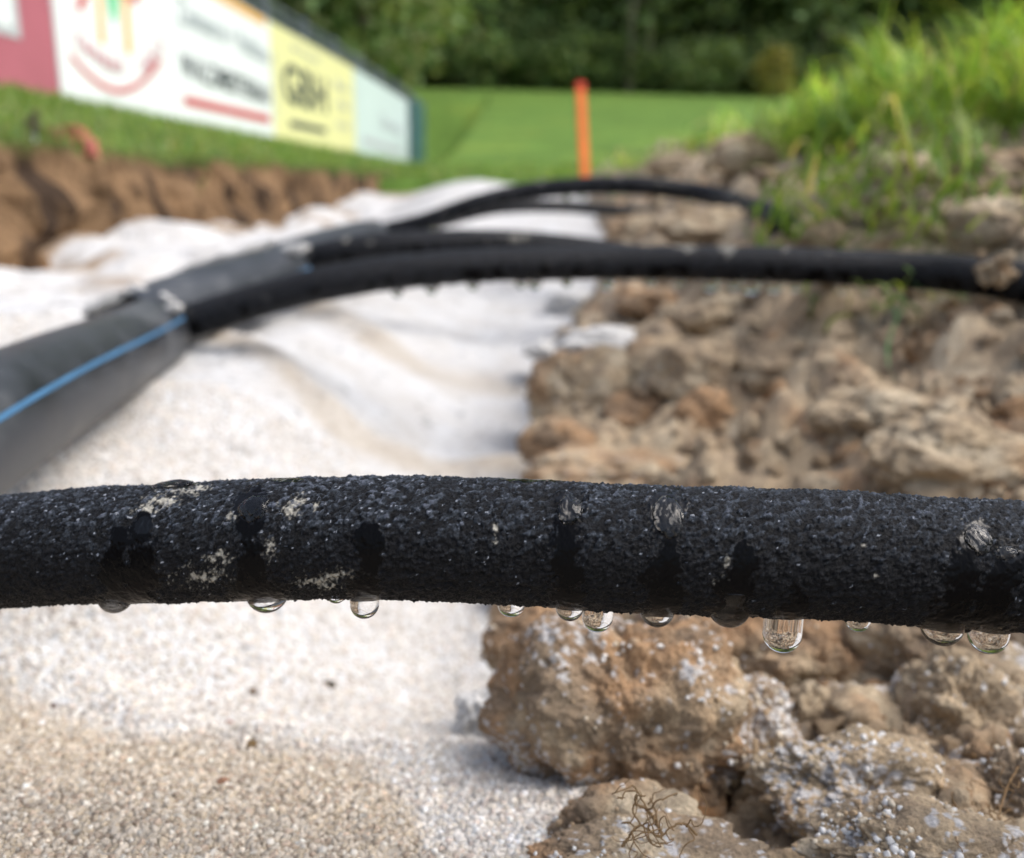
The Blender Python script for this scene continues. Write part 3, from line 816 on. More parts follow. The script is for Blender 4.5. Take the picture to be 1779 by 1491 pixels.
mound(505, 436, .72, 30, 9, 5, 'lump of sand where the second hose leaves its pipe', .2)
mound(600, 393, 1.02, 52, 7, 6, 'sand dusting on top of the farthest grey pipe', .25)
for (px, py, rx, ry, sd_, lb) in [(1060, 596, 78, 22, 11, 'patch of white sand spilled over the clods under the level hose'), (1000, 530, 50, 24, 12, 'smaller patch of white sand against the soil behind the level hose'), (965, 610, 50, 22, 13, 'white sand sloping up to the first clods')]:
    hd = hit(px, py+6) or .8
    mound(px, py, hd, rx, ry, sd_, lb, 0, 5, 1.0)
# white grains stuck on near clods
npt = np.concatenate(near_pts)
npt = npt[rng.permutation(len(npt))[:34000]]
s_ = rng.uniform(.00022, .00060, len(npt))*rng.choice([1, 1, 1, 1.5], len(npt))
r_ = rng.random(len(npt))[:, None]
tc = np.where(r_ < .5, np.array([[.70, .69, .67]]), np.where(r_ < .75, np.array([[.58, .50, .38]]), np.array([[.42, .30, .18]])))
scatter('clinging_grains', npt, s_[:, None]*rng.uniform(.8, 1.2, (len(npt), 3)), tc*(1+.08*rng.standard_normal(len(npt)).clip(-2, 2))[:, None], M_grain, 'white sand grains clinging to the near clods')

# small stones in the sand hollow
def small_stone(px, py, z, r, col, label):
    p = on_plane(px, py, z); zz = z_sand(np.array([p.x]), np.array([p.y]))[0]
    for _ in range(4):
        p = on_plane(px, py, zz); zz = z_sand(np.array([p.x]), np.array([p.y]))[0]
    V, Fc = icoc(4)
    rr = 1+.5*fbm(V*1.2+px*.01, 3, 610)
    me = mesh_np('pebble', V*rr[:, None]*r*np.array([1.2, 1, .8]), Fc, M_soil, np.tile(col, (len(V), 1)))
    tag(link('pebble', me, None, Vector((p.x, p.y, zz+r*.4))), label, 'pebble', 'dark specks in the sand hollow')
small_stone(570, 1193, -.16, .0019, (.07, .055, .04), 'dark pebble lying in the middle of the sand hollow')
small_stone(438, 1205, -.16, .0014, (.16, .10, .06), 'brown pebble left of the dark one in the sand hollow')
small_stone(437, 1297, -.142, .0014, (.20, .13, .06), 'flat brown pebble on the rim of the sand hollow')
small_stone(93, 1229, -.142, .0009, (.14, .09, .08), 'tiny purple brown pebble on the left of the sand')
small_stone(398, 1260, -.15, .0011, (.50, .28, .22), 'pinkish pebble in front of the hollow')
small_stone(388, 1362, -.13, .0012, (.36, .20, .13), 'reddish brown grain standing out of the near beige sand')

for (px, py, d, rx, ry, sd_, tl, lb) in [(872, 1372, .226, 62, 62, 21, -.5, 'white sand heaped against the left foot of the largest clod'), (838, 1250, .262, 46, 50, 22, -.3, 'white sand heaped beside the rust coloured wedged clod')]:
    mound(px, py, d, rx, ry, sd_, lb, tl, 6, 1.0)

# ------------------------------------------------------------------ water drops
def drop_mesh(r, h, top):
    """lathe: rounded bottom of radius r, total height h, neck radius top"""
    prof = []
    for a in np.linspace(-math.pi/2, 0.05, 18): prof.append((r*math.cos(a), r+r*math.sin(a)))
    for t in np.linspace(.08, 1, 12):
        prof.append((r+(top-r)*(3*t*t-2*t**3), r+(h-r)*t))
    prof[0] = (0, 0)
    prof.append((top*.5, h+.0006)); prof.append((0, h+.0007))
    n = 40; V = []; Fc = []
    for (rr, z) in prof[1:-1]:
        for k in range(n): V.append((rr*math.cos(2*math.pi*k/n), rr*math.sin(2*math.pi*k/n), z))
    m = len(prof)-2; b = len(V); V.append((0, 0, 0)); V.append((0, 0, prof[-1][1]))
    for j in range(m-1):
        for k in range(n): Fc.append((j*n+k, j*n+(k+1) % n, (j+1)*n+(k+1) % n, (j+1)*n+k))
    me = bpy.data.meshes.new('water_drop')
    tri = [(b, (k+1) % n, k) for k in range(n)]+[(b+1, (m-1)*n+k, (m-1)*n+(k+1) % n) for k in range(n)]
    me.from_pydata(V, [], Fc+tri); me.polygons.foreach_set('use_smooth', [True]*len(me.polygons)); me.materials.append(M_water); me.update()
    return me
def hose_at(px):
    x, y, d = PX(C); i = int(np.argmin(np.abs(x-px))); return C[i]
DR = [ # px, bottom py, width px, height px above the bottom, dy towards camera (m), neck factor, label
 (203, 1063, 60, 40, .0015, 1.3, 'dark round water drop at the far left of the near hose, under twin wet streaks'),
 (466, 1062, 74, 44, -.001, 1.35, 'wide cone shaped dark water drop left of centre on the near hose'),
 (585, 1047, 38, 34, -.002, 1.1, 'tiny flat water drop just left of the drop under the third streak'),
 (634, 1073, 50, 52, .0015, .98, 'clear round water drop under the third wet streak from the left'),
 (888, 1070, 49, 44, -.002, 1.1, 'single clear water drop where the sand meets the soil behind'),
 (989, 1077, 49, 46, .001, 1.05, 'dark glinting water drop touching a larger clear drop on its right'),
 (1037, 1096, 54, 60, -.003, 1.0, 'clear brown and white water drop in the touching pair at centre right'),
 (1140, 1087, 61, 50, .0015, 1.15, 'water drop below the wet streak with the brightest patch'),
 (1264, 1087, 76, 46, .002, 1.5, 'broad dark water drop just left of the longest drop'),
 (1230, 1072, 26, 30, .001, 1.1, 'small bright water bead at the left of the broad dark drop'),
 (1356, 1131, 66, 92, -.001, 1.0, 'longest water drop hanging like a finger from the near hose'),
 (1488, 1096, 43, 42, -.002, 1.1, 'small clear water drop alone between the longest drop and the right pair'),
 (1632, 1119, 72, 52, .0015, 1.25, 'left drop of the pair near the right edge of the near hose'),
 (1712, 1133, 66, 66, .000, 1.1, 'rightmost round water drop on the near hose'),
 (1675, 1099, 24, 30, .001, 1.2, 'tiny bright bead between the two right drops'),
]
for (px, pyb, wd, ht, dy, nk, label) in DR:
    h0 = hose_at(px); d0 = -(h0 @ CMn)[2]
    dd = d0-dy
    p = P(px, pyb, dd); r = wd/2/F*dd; h = ht/F*dd
    me = drop_mesh(r, max(h, r*1.2)+.0035, r*nk)
    o = link('water_drop', me, None, p)
    tag(o, label, 'water drop', 'water drops hanging from the near hose')
V0g = V0.reshape(NL, len(th), 3); N0g = N0.reshape(NL, len(th), 3); vxg = vx.reshape(NL, -1); vyg = vy.reshape(NL, -1)
fm = front.reshape(NL, -1)
for (px, py, rx, ry, sd_, lb) in [(990, 888, 21, 24, 1, 'clear water bead resting on the face of the near hose, right of centre'), (1160, 896, 26, 34, 2, 'largest clear water bead on the hose face, between centre and the longest drop'),
                                  (440, 884, 27, 20, 3, 'flat water bead on the hose face left of centre'), (1697, 940, 22, 24, 4, 'water bead on the hose face near the right edge'), (1745, 962, 22, 12, 5, 'small flat water bead on the hose face beside the right edge one'), (302, 847, 36, 6, 6, 'long flat water bead on top of the hose at the left')]:
    dist = np.where(fm, (vxg-px)**2+(vyg-py)**2, 1e9); a_, b_ = np.unravel_index(np.argmin(dist), dist.shape)
    c0 = Vector(V0g[a_, b_]); n0 = Vector(N0g[a_, b_]); k_ = (CMn.T @ np.array(c0))
    dep_ = -k_[2]; V, Fc = icoc(5)
    r = 1+.30*fbm(V*1.6+sd_*3, 3, 950)
    tx = Vector((1, 0, 0)); ty = n0.cross(tx).normalized(); tx = ty.cross(n0).normalized()
    face = max(.35, abs(n0.dot(Vector(CMn[:, 2]))))
    ax_, ay_ = rx*dep_/F, ry*dep_/F/face
    ay_ = min(ay_, .0042)
    loc_ = V*r[:, None]*np.array([ax_, ay_, .00085])
    # wrap the bead round the hose
    Wd = loc_[:, 0:1]*np.array(tx)+loc_[:, 1:2]*np.array(ty)+(loc_[:, 2:3]+.00042-(loc_[:, 1:2]**2)/(2*HR))*np.array(n0)
    tag(link('water_bead', mesh_np('water_bead', Wd, Fc, M_water), None, c0), lb, 'water bead', 'water beads on the face of the near hose')
# drops below the other hoses
ORD = ['first', 'second', 'third', 'fourth', 'fifth', 'sixth', 'seventh', 'eighth', 'ninth', 'tenth', 'eleventh', 'twelfth', 'thirteenth', 'fourteenth', 'fifteenth', 'sixteenth', 'seventeenth', 'eighteenth']
def row_drops(Cc, r_h, xs_, rad, label, group, fwd=.0):
    x, y, d = PX(Cc); first = None
    for i, (px, k) in enumerate(xs_):
        j = int(np.argmin(np.abs(x-px))); c0 = Cc[j]
        r = rad*k
        if first is None: first = drop_mesh(rad, rad*2.0, rad*1.2)
        o = link('water_drop', first, None, Vector((c0[0], c0[1]-.003, c0[2]-r_h-r*1.3))); o.scale = (k, k, k)
        tag(o, label.replace('#', ORD[i])+(' from the left' if True else ''), 'water drop', group)
row_drops(C2, .0100, [(690, .8), (752, .9), (822, .8), (905, .8), (930, 1.0), (985, .8), (1055, 1.1), (1130, .8), (1182, .7), (1237, 1.1), (1275, .9), (1305, 1.3), (1347, 1.1), (1381, .9), (1462, .9), (1503, .9), (1542, .9), (1560, .7)], .0044,
          'blurred glinting water drop below the long level hose, #', 'drops in a row below the long level hose')
row_drops(C4, .0098, [(720, .9), (752, 1), (800, .8), (985, .9), (1010, .9), (1062, 1.0), (1085, .8), (1195, .9)], .0048, 'tiny blurred water drop under the arching hose, #', 'drops under the arching hose')
# soil lying across the level hose at the right
sp = np.array([P(1733+random.gauss(0, 15), 474+random.gauss(0, 13), .444+random.gauss(0, .003))[:] for _ in range(36)])
o = lump_cloud('soil_smear', sp, rng.uniform(.0012, .0028, 36), 0, 3, 'smear of brown soil stuck across the level hose at the right edge')

# ------------------------------------------------------------------ grass blades
def blades(name, base, length, width, azim, lean, cols, label, nseg=5, droop=1.0, kind='stuff', cat=None, group=None):
    m = len(base); t = np.linspace(0, 1, nseg+1)
    dirx, diry = np.cos(azim), np.sin(azim)
    ang = lean[:, None]+droop*(t[None, :]**1.4)*(.5+1.1*rng.random(m))[:, None]      # angle from vertical grows along the blade
    dl = length[:, None]/nseg
    hx = np.concatenate([np.zeros((m, 1)), np.cumsum(np.sin(ang[:, :-1])*dl, 1)], 1)
    hz = np.concatenate([np.zeros((m, 1)), np.cumsum(np.cos(ang[:, :-1])*dl, 1)], 1)
    cx = base[:, 0:1]+hx*dirx[:, None]; cy = base[:, 1:2]+hx*diry[:, None]; cz = base[:, 2:3]+hz
    tw = rng.uniform(0, math.pi, m)[:, None]+t[None]*rng.uniform(-1, 1, m)[:, None]
    wx = (-diry[:, None]*np.cos(tw*.4)+dirx[:, None]*np.sin(tw*.4)); wy = (dirx[:, None]*np.cos(tw*.4)+diry[:, None]*np.sin(tw*.4))
    ww = width[:, None]*(1-t[None]**2.2)*.5+.00002
    Lf = np.stack([cx-wx*ww, cy-wy*ww, cz], -1); Rt = np.stack([cx+wx*ww, cy+wy*ww, cz+ww*.3], -1)
    V = np.stack([Lf, Rt], 2).reshape(-1, 3)
    k = (nseg+1)*2
    b = (np.arange(m)*k)[:, None]+(np.arange(nseg)*2)[None]
    Fc = np.stack([b, b+1, b+3, b+2], -1).reshape(-1, 4)
    cc = np.repeat(cols, k, 0)
    me = mesh_np(name, V, Fc, M_grass, cc)
    o = link(name, me); tag(o, label, cat, group, kind); return o
def gcols(n, bright=1.0, yel=.25):
    r = rng.random(n)[:, None]
    c = np.where(r < .5, np.array([[.15, .26, .055]]), np.where(r < .5+yel, np.array([[.27, .35, .08]]), np.where(r < .93, np.array([[.10, .20, .08]]), np.array([[.40, .33, .18]]))))
    return np.clip(c*bright*(1+.2*rng.standard_normal(n))[:, None], .01, .8)
# tall turf on the right bank
def bank_grass(n, pxr, dr, lmin, lmax, bright, label, name='grass', lean=.25, dfun=None, droop=1.0, az=None):
    px = rng.uniform(*pxr, n)
    d = rng.uniform(*dr, n)
    X = (px-889.5)/F*d; Y = d*.97+.05*d
    Z = np.maximum(z_bank(X, Y, False), z_lawn(X, Y))
    base = A3(X, Y, Z-.003)
    return blades(name, base, rng.uniform(lmin, lmax, n)*(.7+.6*rng.random(n)), rng.uniform(.0015, .0035, n)*np.sqrt(d), rng.uniform(0, 6.28, n) if az is None else rng.normal(az, .8, n), np.abs(rng.normal(lean, .25, n)), gcols(n, bright), label, droop=droop)
def turf(name, pts, n, spread, lmin, lmax, bright, label, wid=(.002, .0042), lean=.3, droop=1.0, az=None, yel=.25, kind='stuff', cat=None, group=None):
    pts = np.array([P(*q)[:] for q in pts]); idx = rng.integers(0, len(pts)-1, n) if len(pts) > 1 else np.zeros(n, int)
    t = rng.random(n)[:, None]
    b = pts[idx]*(1-t)+pts[np.minimum(idx+1, len(pts)-1)]*t
    b = b+rng.standard_normal((n, 3)).clip(-1.9, 1.9)*np.array(spread)
    if n > 1000:
        ncl = n//28; ci = rng.integers(0, ncl, n); cc_ = b[:ncl]; b = cc_[ci]+rng.standard_normal((n, 3))*np.array([.012, .012, .004])*np.clip(cc_[ci][:, 1:2], .6, 3)
        caz = rng.uniform(0, 6.28, ncl); cl = np.abs(rng.normal(lean, .3, ncl)); ck = rng.uniform(.55, 1.35, ncl); cb = rng.uniform(.65, 1.5, ncl)
        return blades(name, b, rng.uniform(lmin, lmax, n)*ck[ci], rng.uniform(*wid, n)*np.clip(b[:, 1], .7, 2), caz[ci]+rng.normal(0, .9, n), np.abs(cl[ci]+rng.normal(0, .35, n)), gcols(n, bright, yel)*cb[ci][:, None], label, droop=droop, nseg=6, kind=kind, cat=cat, group=group)
    return blades(name, b, rng.uniform(lmin, lmax, n), rng.uniform(*wid, n), rng.uniform(0, 6.28, n) if az is None else rng.normal(az, .9, n), np.abs(rng.normal(lean, .3, n)), gcols(n, bright, yel), label, droop=droop, kind=kind, cat=cat, group=group)
# the turf body behind the crest: earth hump that carries the grass
turf('grass', [(1390, 285, 1.5), (1440, 264, 1.3), (1500, 244, 1.15), (1600, 240, 1.0), (1700, 212, .9), (1850, 185, .8)], 10500, (.045, .12, .022), .03, .085, 1.3, 'tall bright yellow green grass along the top of the right bank', lean=.45, droop=1.6, yel=.4)
turf('grass', [(1080, 300, 3.0), (1200, 285, 2.4), (1330, 266, 2.0), (1420, 250, 1.8)], 4500, (.06, .3, .02), .02, .05, 1.15, 'shorter grass on the far part of the right bank', lean=.5, droop=1.4)
def tuft(px, py, d, n, sp, l0, l1, label, az=None, lean=.8, droop=1.5, bright=1.0, yel=.25):
    hd = hit(px, py); d = (hd if hd else d)-.01; n = int(n*2.1); sp = sp*2.1
    return turf('grass_tuft', [(px, py, d)], n, (sp, sp, sp*.6), l0, l1, bright, label, az=az, lean=lean, droop=droop, yel=yel, kind=None, cat='grass', group='grass tufts hanging on the right bank')
tuft(1580, 300, .8, 60, .016, .03, .06, 'bright tuft spilling over the bank edge above the reddish clods', az=-1.5)
tuft(1460, 345, .78, 60, .014, .03, .06, 'bluish green grass tuft hanging just above the level hose', az=-1.5, bright=.95)
tuft(1400, 390, .80, 40, .012, .02, .045, 'thin grass tuft left of the hanging tuft where the arch enters soil', az=-1.8, bright=.95)
tuft(1530, 385, .70, 70, .016, .025, .05, 'grass tuft lying right behind the level hose with yellowed tips', az=-1.4, bright=.9, yel=.4)
tuft(1670, 320, .68, 26, .008, .035, .06, 'upright tuft with two long blades near the right edge', az=1.6, lean=.3, droop=.7, yel=.5)
tuft(1630, 400, .66, 36, .010, .02, .045, 'small drooping tuft beside the right edge clod', az=-1.0, bright=.9, yel=.4)
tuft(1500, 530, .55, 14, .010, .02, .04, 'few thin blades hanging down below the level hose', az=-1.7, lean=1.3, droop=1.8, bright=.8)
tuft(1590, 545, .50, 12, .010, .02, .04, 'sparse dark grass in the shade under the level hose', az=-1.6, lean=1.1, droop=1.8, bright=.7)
tuft(1460, 215, 1.0, 10, .010, .07, .1, 'lone tall grass stalks standing up against the wood', az=1.6, lean=.05, droop=.3, bright=.8)

# a few long single blades
def blade3(pts, w, col, label):
    c3 = np.array([P(*q)[:] for q in pts]); C_ = catmull(c3, 16)
    T, S, U = frames(C_); t = np.linspace(0, 1, 16)
    ww = (w*np.sin(np.clip(t*1.1+.12, 0, 1)*math.pi)**.6)[:, None]
    side = np.array(CMn[:, 0])*.8+np.array([0, .4, .3])
    V = np.concatenate([C_-side*ww, C_+side*ww+np.array([0, 0, .0003])]); i = np.arange(15)
    Fc = np.stack([i, i+1, i+17, i+16], 1)
    tag(link('grass_stalk', mesh_np('grass_stalk', V, Fc, M_grass, np.tile(col, (len(V), 1)))), label, 'grass')
blade3([(1570, 530, .49), (1545, 590, .46), (1545, 640, .445), (1570, 678, .43)], .0016, (.12, .24, .10), 'long bluish blade dangling in front of the clods below the level hose')
blade3([(1660, 215, .66), (1655, 270, .65), (1665, 310, .65), (1680, 345, .65)], .0022, (.30, .42, .05), 'yellow green blade standing out against the reddish clods')
blade3([(1675, 345, .62), (1690, 380, .61), (1708, 415, .60)], .0016, (.22, .30, .18), 'grey green blade pointing down to the level hose')
blade3([(1512, 95, 1.0), (1520, 130, 1.0), (1520, 175, 1.0)], .0028, (.14, .26, .10), 'pale tall blade sticking up into the dark wood')
blade3([(1470, 130, 1.0), (1462, 170, 1.0), (1478, 215, 1.0)], .0018, (.16, .26, .09), 'faint bent blade left of the tall blade')

# left lawn edge grass and slope grass
n = 16000
gy = np.exp(rng.uniform(math.log(.9), math.log(9), n)); lx, lz = lip(gy)
bx = np.interp(gy, BY, BX); gx = lx+.02-(lx-bx+.1)*rng.random(n)**1.3
gz = z_lawn(np.minimum(gx, lx-.002), gy)
blades('grass', A3(gx, gy, gz-.004), rng.uniform(.02, .06, n)*(.6+.12*gy), rng.uniform(.002, .005, n)*(.7+.2*gy), rng.uniform(0, 6.28, n), np.abs(rng.normal(.5, .3, n)), gcols(n, 1.0, .25), 'green lawn grass between the trench edge and the banner boards', nseg=3)
n = 5000
gx = rng.uniform(-.75, 1.6, n); gy = rng.uniform(4.2, 7.5, n)
blades('grass', A3(gx, gy, z_lawn(gx, gy)-.004), rng.uniform(.04, .09, n), rng.uniform(.004, .009, n), rng.uniform(0, 6.28, n), np.abs(rng.normal(.5, .3, n)), gcols(n, 1.0), 'meadow grass at the far end of the trench', nseg=3)

# ------------------------------------------------------------------ roots
def root(pts, w, name, label, branches=0, cat='root', n=60, seed=0):
    rs = np.random.default_rng(seed)
    def tube(c3, w0, m=50):
        C_ = catmull(c3, m); C_[1:-1] += rs.standard_normal((m-2, 3))*w0*.35
        V, N = tube_grid(C_, np.linspace(w0, w0*.35, m)[:, None], np.linspace(0, 2*math.pi, 6, endpoint=False))
        return V.reshape(-1, 3), tube_faces(m, 6), C_
    c3 = np.array([P(*q)[:] for q in pts]); V, Fc, C_ = tube(c3, w); Vs, Fs = [V], [Fc]; off = len(V)
    for _ in range(branches):
        s0 = C_[rs.integers(5, len(C_)-5)]; q = [s0]
        dv = rs.standard_normal(3)*.0008
        for k in range(8): dv = dv*.5+rs.standard_normal(3)*.0009; q.append(q[-1]+dv)
        V, Fc, _ = tube(np.array(q), w*.55, 24); Vs.append(V); Fs.append(Fc+off); off += len(V)
    tag(link(name, mesh_np(name, np.vstack(Vs), np.vstack(Fs), M_root)), label, cat)
root([(1150, 1450, .162), (1138, 1425, .162), (1122, 1405, .162), (1106, 1398, .161), (1103, 1388, .16), (1112, 1381, .16), (1122, 1383, .16)], .00035, 'root_fibre', 'curly brown root fibre standing up from the bottom soil lump', 6, seed=1)
root([(1210, 1450, .160), (1190, 1432, .158), (1165, 1438, .156), (1150, 1452, .156), (1120, 1446, .156), (1090, 1462, .156)], .00025, 'root_fibre', 'tangled root fibres lying over the bottom soil lump', 3, seed=2)
root([(1080, 1470, .158), (1105, 1440, .158), (1125, 1430, .157), (1130, 1445, .156), (1160, 1465, .156)], .00025, 'root_fibre', 'short root loop beside the curly fibre', 8, seed=3)
root([(1690, 1310, .205), (1700, 1330, .205), (1722, 1325, .205), (1728, 1345, .205)], .00030, 'root_fibre', 'pale hooked root on the right clod', 2, seed=4)
root([(1655, 1390, .172), (1668, 1420, .170), (1660, 1455, .160), (1672, 1480, .155)], .00022, 'root_fibre', 'thin pale root between the two lower right clods', 3, seed=5)
root([(1770, 1330, .18), (1745, 1380, .177), (1735, 1430, .172), (1745, 1470, .165)], .00025, 'root_fibre', 'thin root hanging over the clod at the right edge', 8, seed=6)

# ------------------------------------------------------------------ stake, brick piece, stone, stem
base = P(1016, 304, 3.7); top = P(1008, 143, 3.7)
st = empty('marker_stake', base, 'orange marker stake with a red top at the far end of the trench', 'stake')
dv = (top-base); q = dv.to_track_quat('Z', 'Y')
h = dv.length
b1 = link('shaft', box_me('shaft', .034, .022, h*.92+.08, M_stake, .003), st, (0, 0, 0)); b1.rotation_euler = q.to_euler(); b1.location = dv*.46-dv.normalized()*.04
b2 = link('painted_top', box_me('painted_top', .0355, .0235, h*.075, M_stakered, .003), st); b2.rotation_euler = q.to_euler(); b2.location = dv*.9585
def chunk(name, px, py, d, r3, mat, seed, label, cat):
    V, Fc = icoc(4); rr = 1+.5*fbm(V*1.1+seed, 3, 700)
    V = np.clip(V*1.25, -.85, .85)*rr[:, None]*np.array(r3)
    tag(link(name, mesh_np(name, V, Fc, mat), None, P(px, py, d)), label, cat)
chunk('brick_fragment', 128, 236, 1.50, (.022, .016, .014), M_brick, 2, 'red brick fragment on the left grass edge below the white banner', 'brick')
chunk('brick_fragment', 158, 258, 1.48, (.011, .010, .013), M_brick, 3, 'smaller red brick piece sliding down right of the first one', 'brick')
chunk('pale_stone', 58, 246, 1.36, (.007, .007, .010), M_stone, 5, 'small whitish stone at the left grass edge', 'stone')
chunk('earth_clod', 95, 228, 1.45, (.012, .009, .007), M_root, 9, 'flat beige clod between the whitish stone and the red brick fragment', 'clod')
root([(58, 238, 1.36), (62, 222, 1.36), (60, 205, 1.36), (66, 195, 1.36)], .005, 'dead_stem', 'dark dead plant stem sticking out of the left grass edge', 3, 'plant', seed=9)
bpy.data.objects['dead_stem'].data.materials[0] = M_stem
root([(55, 240, 1.36), (48, 225, 1.36), (52, 205, 1.36)], .006, 'dead_stem', 'short grey green stalk leaning left beside the dark stem', 1, 'plant', seed=10)
bpy.data.objects['dead_stem.001'].data.materials[0] = M_grass if False else M_stem

# ------------------------------------------------------------------ banner boards along the pitch
HB = .93
def board(a, b, label, matp, gap=.02):
    """empty at the near bottom corner; local +X runs along the board, +Z up, -Y... faces the trench"""
    v = Vector((b.x-a.x, b.y-a.y, 0)); L = v.length; ang = math.atan2(v.y, v.x)
    e = empty('banner_board', a, label, 'banner', 'advertising banners along the fence')
    slope = math.atan2(b.z-a.z, L)
    e.rotation_euler = Euler((0, -slope, ang), 'XYZ')
    pnl = link('panel', box_me('panel', L-gap, .02, HB+.08, matp, .003), e, (L/2, 0, HB/2-.04))
    # aluminium edge strips
    for z in (HB+.007,):
        link('edge_strip', box_me('edge_strip', L-gap, .026, .014, M_steel, .002), e, (L/2, 0, z))
    return e, L
# local -Y faces the trench (board runs away from camera, trench is on its right) -> rotate prints accordingly
FRONT = -.0125
def pr(e, name, x0, x1, z0, z1, mat, dx=0):
    me = box_me(name, abs(x1-x0), .003, abs(z1-z0), mat)
    return link(name, me, e, ((x0+x1)/2, FRONT+dx, (z0+z1)/2))
def poly(e, name, pts, mat, y=FRONT):
    bm = bmesh.new(); vs = [bm.verts.new((x, 0, z)) for x, z in pts]; f = bm.faces.new(vs)
    r = bmesh.ops.extrude_face_region(bm, geom=[f]); bmesh.ops.translate(bm, vec=(0, -.003, 0), verts=[v for v in r['geom'] if isinstance(v, bmesh.types.BMVert)])
    bmesh.ops.recalc_face_normals(bm, faces=bm.faces)
    me = bpy.data.meshes.new(name); bm.to_mesh(me); bm.free(); me.materials.append(mat); return link(name, me, e, (0, y+.0015, 0))
def text(e, s, x, z, size, mat, width, name='letter', up=0.0, bold=0.0):
    """one mesh per letter, the line stretched to the given width"""
    dg = None; cells = []
    for ch in s:
        if ch == ' ': cells.append((None, .28*size)); continue
        cu = bpy.data.curves.new(name, 'FONT'); cu.body = ch; cu.size = size; cu.extrude = .0012; cu.offset = bold
        t = bpy.data.objects.new('tmp', cu); COL.objects.link(t)
        dg = bpy.context.evaluated_depsgraph_get(); me = bpy.data.meshes.new_from_object(t.evaluated_get(dg)); bpy.data.objects.remove(t)
        me.name = name; me.materials.clear(); me.materials.append(mat)
        xs_ = [v.co.x for v in me.vertices]; cells.append((me, max(xs_)+.06*size))
    tot_ = sum(c_[1] for c_ in cells); k_ = width/tot_; cx_ = 0
    for me, adv in cells:
        if me is not None:
            o = link(name, me, e, (x+cx_*k_, FRONT-.002, z+up*cx_*k_)); o.rotation_euler = (math.pi/2, 0, 0); o.scale = (k_, 1, 1)
        cx_ += adv
def thick_line(e, name, pts, w, mat):
    pts = np.array(pts, float); T = np.gradient(pts, axis=0); T /= np.linalg.norm(T, axis=1)[:, None]; Nn = np.stack([-T[:, 1], T[:, 0]], 1)
    a = pts+Nn*w/2; b = pts-Nn*w/2; n = len(pts)
    V = np.array([(x, 0, z) for x, z in a]+[(x, 0, z) for x, z in b]+[(x, -.003, z) for x, z in a]+[(x, -.003, z) for x, z in b]); i = np.arange(n-1)
    Fc = np.concatenate([np.stack([i+2*n, i+3*n, i+1+3*n, i+1+2*n], 1), np.stack([i, i+2*n, i+1+2*n, i+1], 1), np.stack([i+n, i+n+1, i+1+3*n, i+3*n], 1)])
    return link(name, mesh_np(name, V, Fc, mat, smooth=False), e, (0, FRONT+.0015, 0))
e, L = board(bd0, bd[0], 'dark red framed banner with a pale centre at the left edge', M_redb)
pr(e, 'pale_field', .5, L-.30, .19, .80, M_greyb); pr(e, 'white_field', .55, L-.36, .23, .76, M_white, -.003)
for k, xx in enumerate((L-1.1, L-.85, L-.6)): text(e, 'ESIN'[k:k+2], xx, .42-.05*k, .22, M_igry, .2)
e, L = board(bd[0], bd[1], 'white banner with a red roof and arc logo and two lines of lettering', M_white)
# logo: px x 125-285 -> along board ; x = L * something measured
def bx_(px):     # board-local x for a photo column on this board
    a, b = bd[0], bd[1]
    u = (px-889.5)/F; lo, hi = 0.0, 1.0
    for _ in range(40):
        m_ = (lo+hi)/2; p = a+(b-a)*m_; xx, _, _ = PX(np.array([p[:]]))
        if xx[0] < px: lo = m_
        else: hi = m_
    return L*lo
def bz_(px, py):  # height above the board foot for a photo pixel on this board
    t_ = bx_(px)/L; p = bd[0]+(bd[1]-bd[0])*t_
    _, y0, d0 = PX(np.array([p[:]])); return float((y0[0]-py)*d0[0]/F/math.cos(PITCH)*1.0)
def bp_(px, py): return (bx_(px), bz_(px, py))
poly(e, 'logo_roof', [bp_(143, 28), bp_(182, -34), bp_(182, -10), bp_(152, 36)], M_ired)
poly(e, 'logo_roof', [bp_(182, -34), bp_(250, 8), bp_(246, 28), bp_(182, -10)], M_iredp)
poly(e, 'logo_roof', [bp_(246, 28), bp_(250, 8), bp_(266, -14), bp_(274, -6)], M_ired)
poly(e, 'logo_bar', [bp_(181, 0), bp_(190, 2), bp_(188, 88), bp_(178, 84)], M_iorg)
poly(e, 'logo_bar', [bp_(225, 10), bp_(235, 14), bp_(234, 104), bp_(223, 100)], M_iorg)
poly(e, 'logo_tree', [bp_(200, 36), bp_(196, 0), bp_(205, -30), bp_(217, -20), bp_(219, 20), bp_(213, 50), bp_(208, 55)], M_igrn)
arc = []
for k in range(25):
    t_ = k/24; px_ = 125+158*t_; py_ = 96+62*math.sin(math.pi*(t_*.92+.04))**.9+ (12*t_)
    arc.append(bp_(px_, py_-4))
thick_line(e, 'logo_arc', arc, .030, M_ired)
for k in range(7): # curved lettering along the arc
    t_ = .04+.075*k; px_ = 128+158*t_; text(e, 'ZIMMERE'[k], bx_(px_), bz_(px_, 80+50*math.sin(math.pi*t_)), .09, M_iredp, .08)
for k in range(4):
    t_ = .76+.065*k; px_ = 128+158*t_; text(e, 'HOLZ'[k], bx_(px_), bz_(px_, 96+52*math.sin(math.pi*t_)), .12, M_iredp, .09)
xa, xz = bx_(318), bx_(470)
poly(e, 'red_bar', [bp_(319, 170), bp_(468, 204), bp_(468, 217), bp_(319, 184)], M_ired)
poly(e, 'orange_bar', [bp_(350, -12), bp_(468, 54), bp_(468, 66), bp_(348, 0)], M_iorg)
text(e, 'Zimmerei + Holzbau', xa, bz_(319, 56), .23, M_igry, xz-xa)
text(e, 'WALZMEISTERBAU', xa, bz_(319, 138), .20, M_iblk, xz-xa, bold=.004)
e, L = board(bd[1], bd[2], 'yellow banner with large dark capital letters', M_yellow)
pr(e, 'lettering_frame', .10, .13, .16, .72, M_igry)
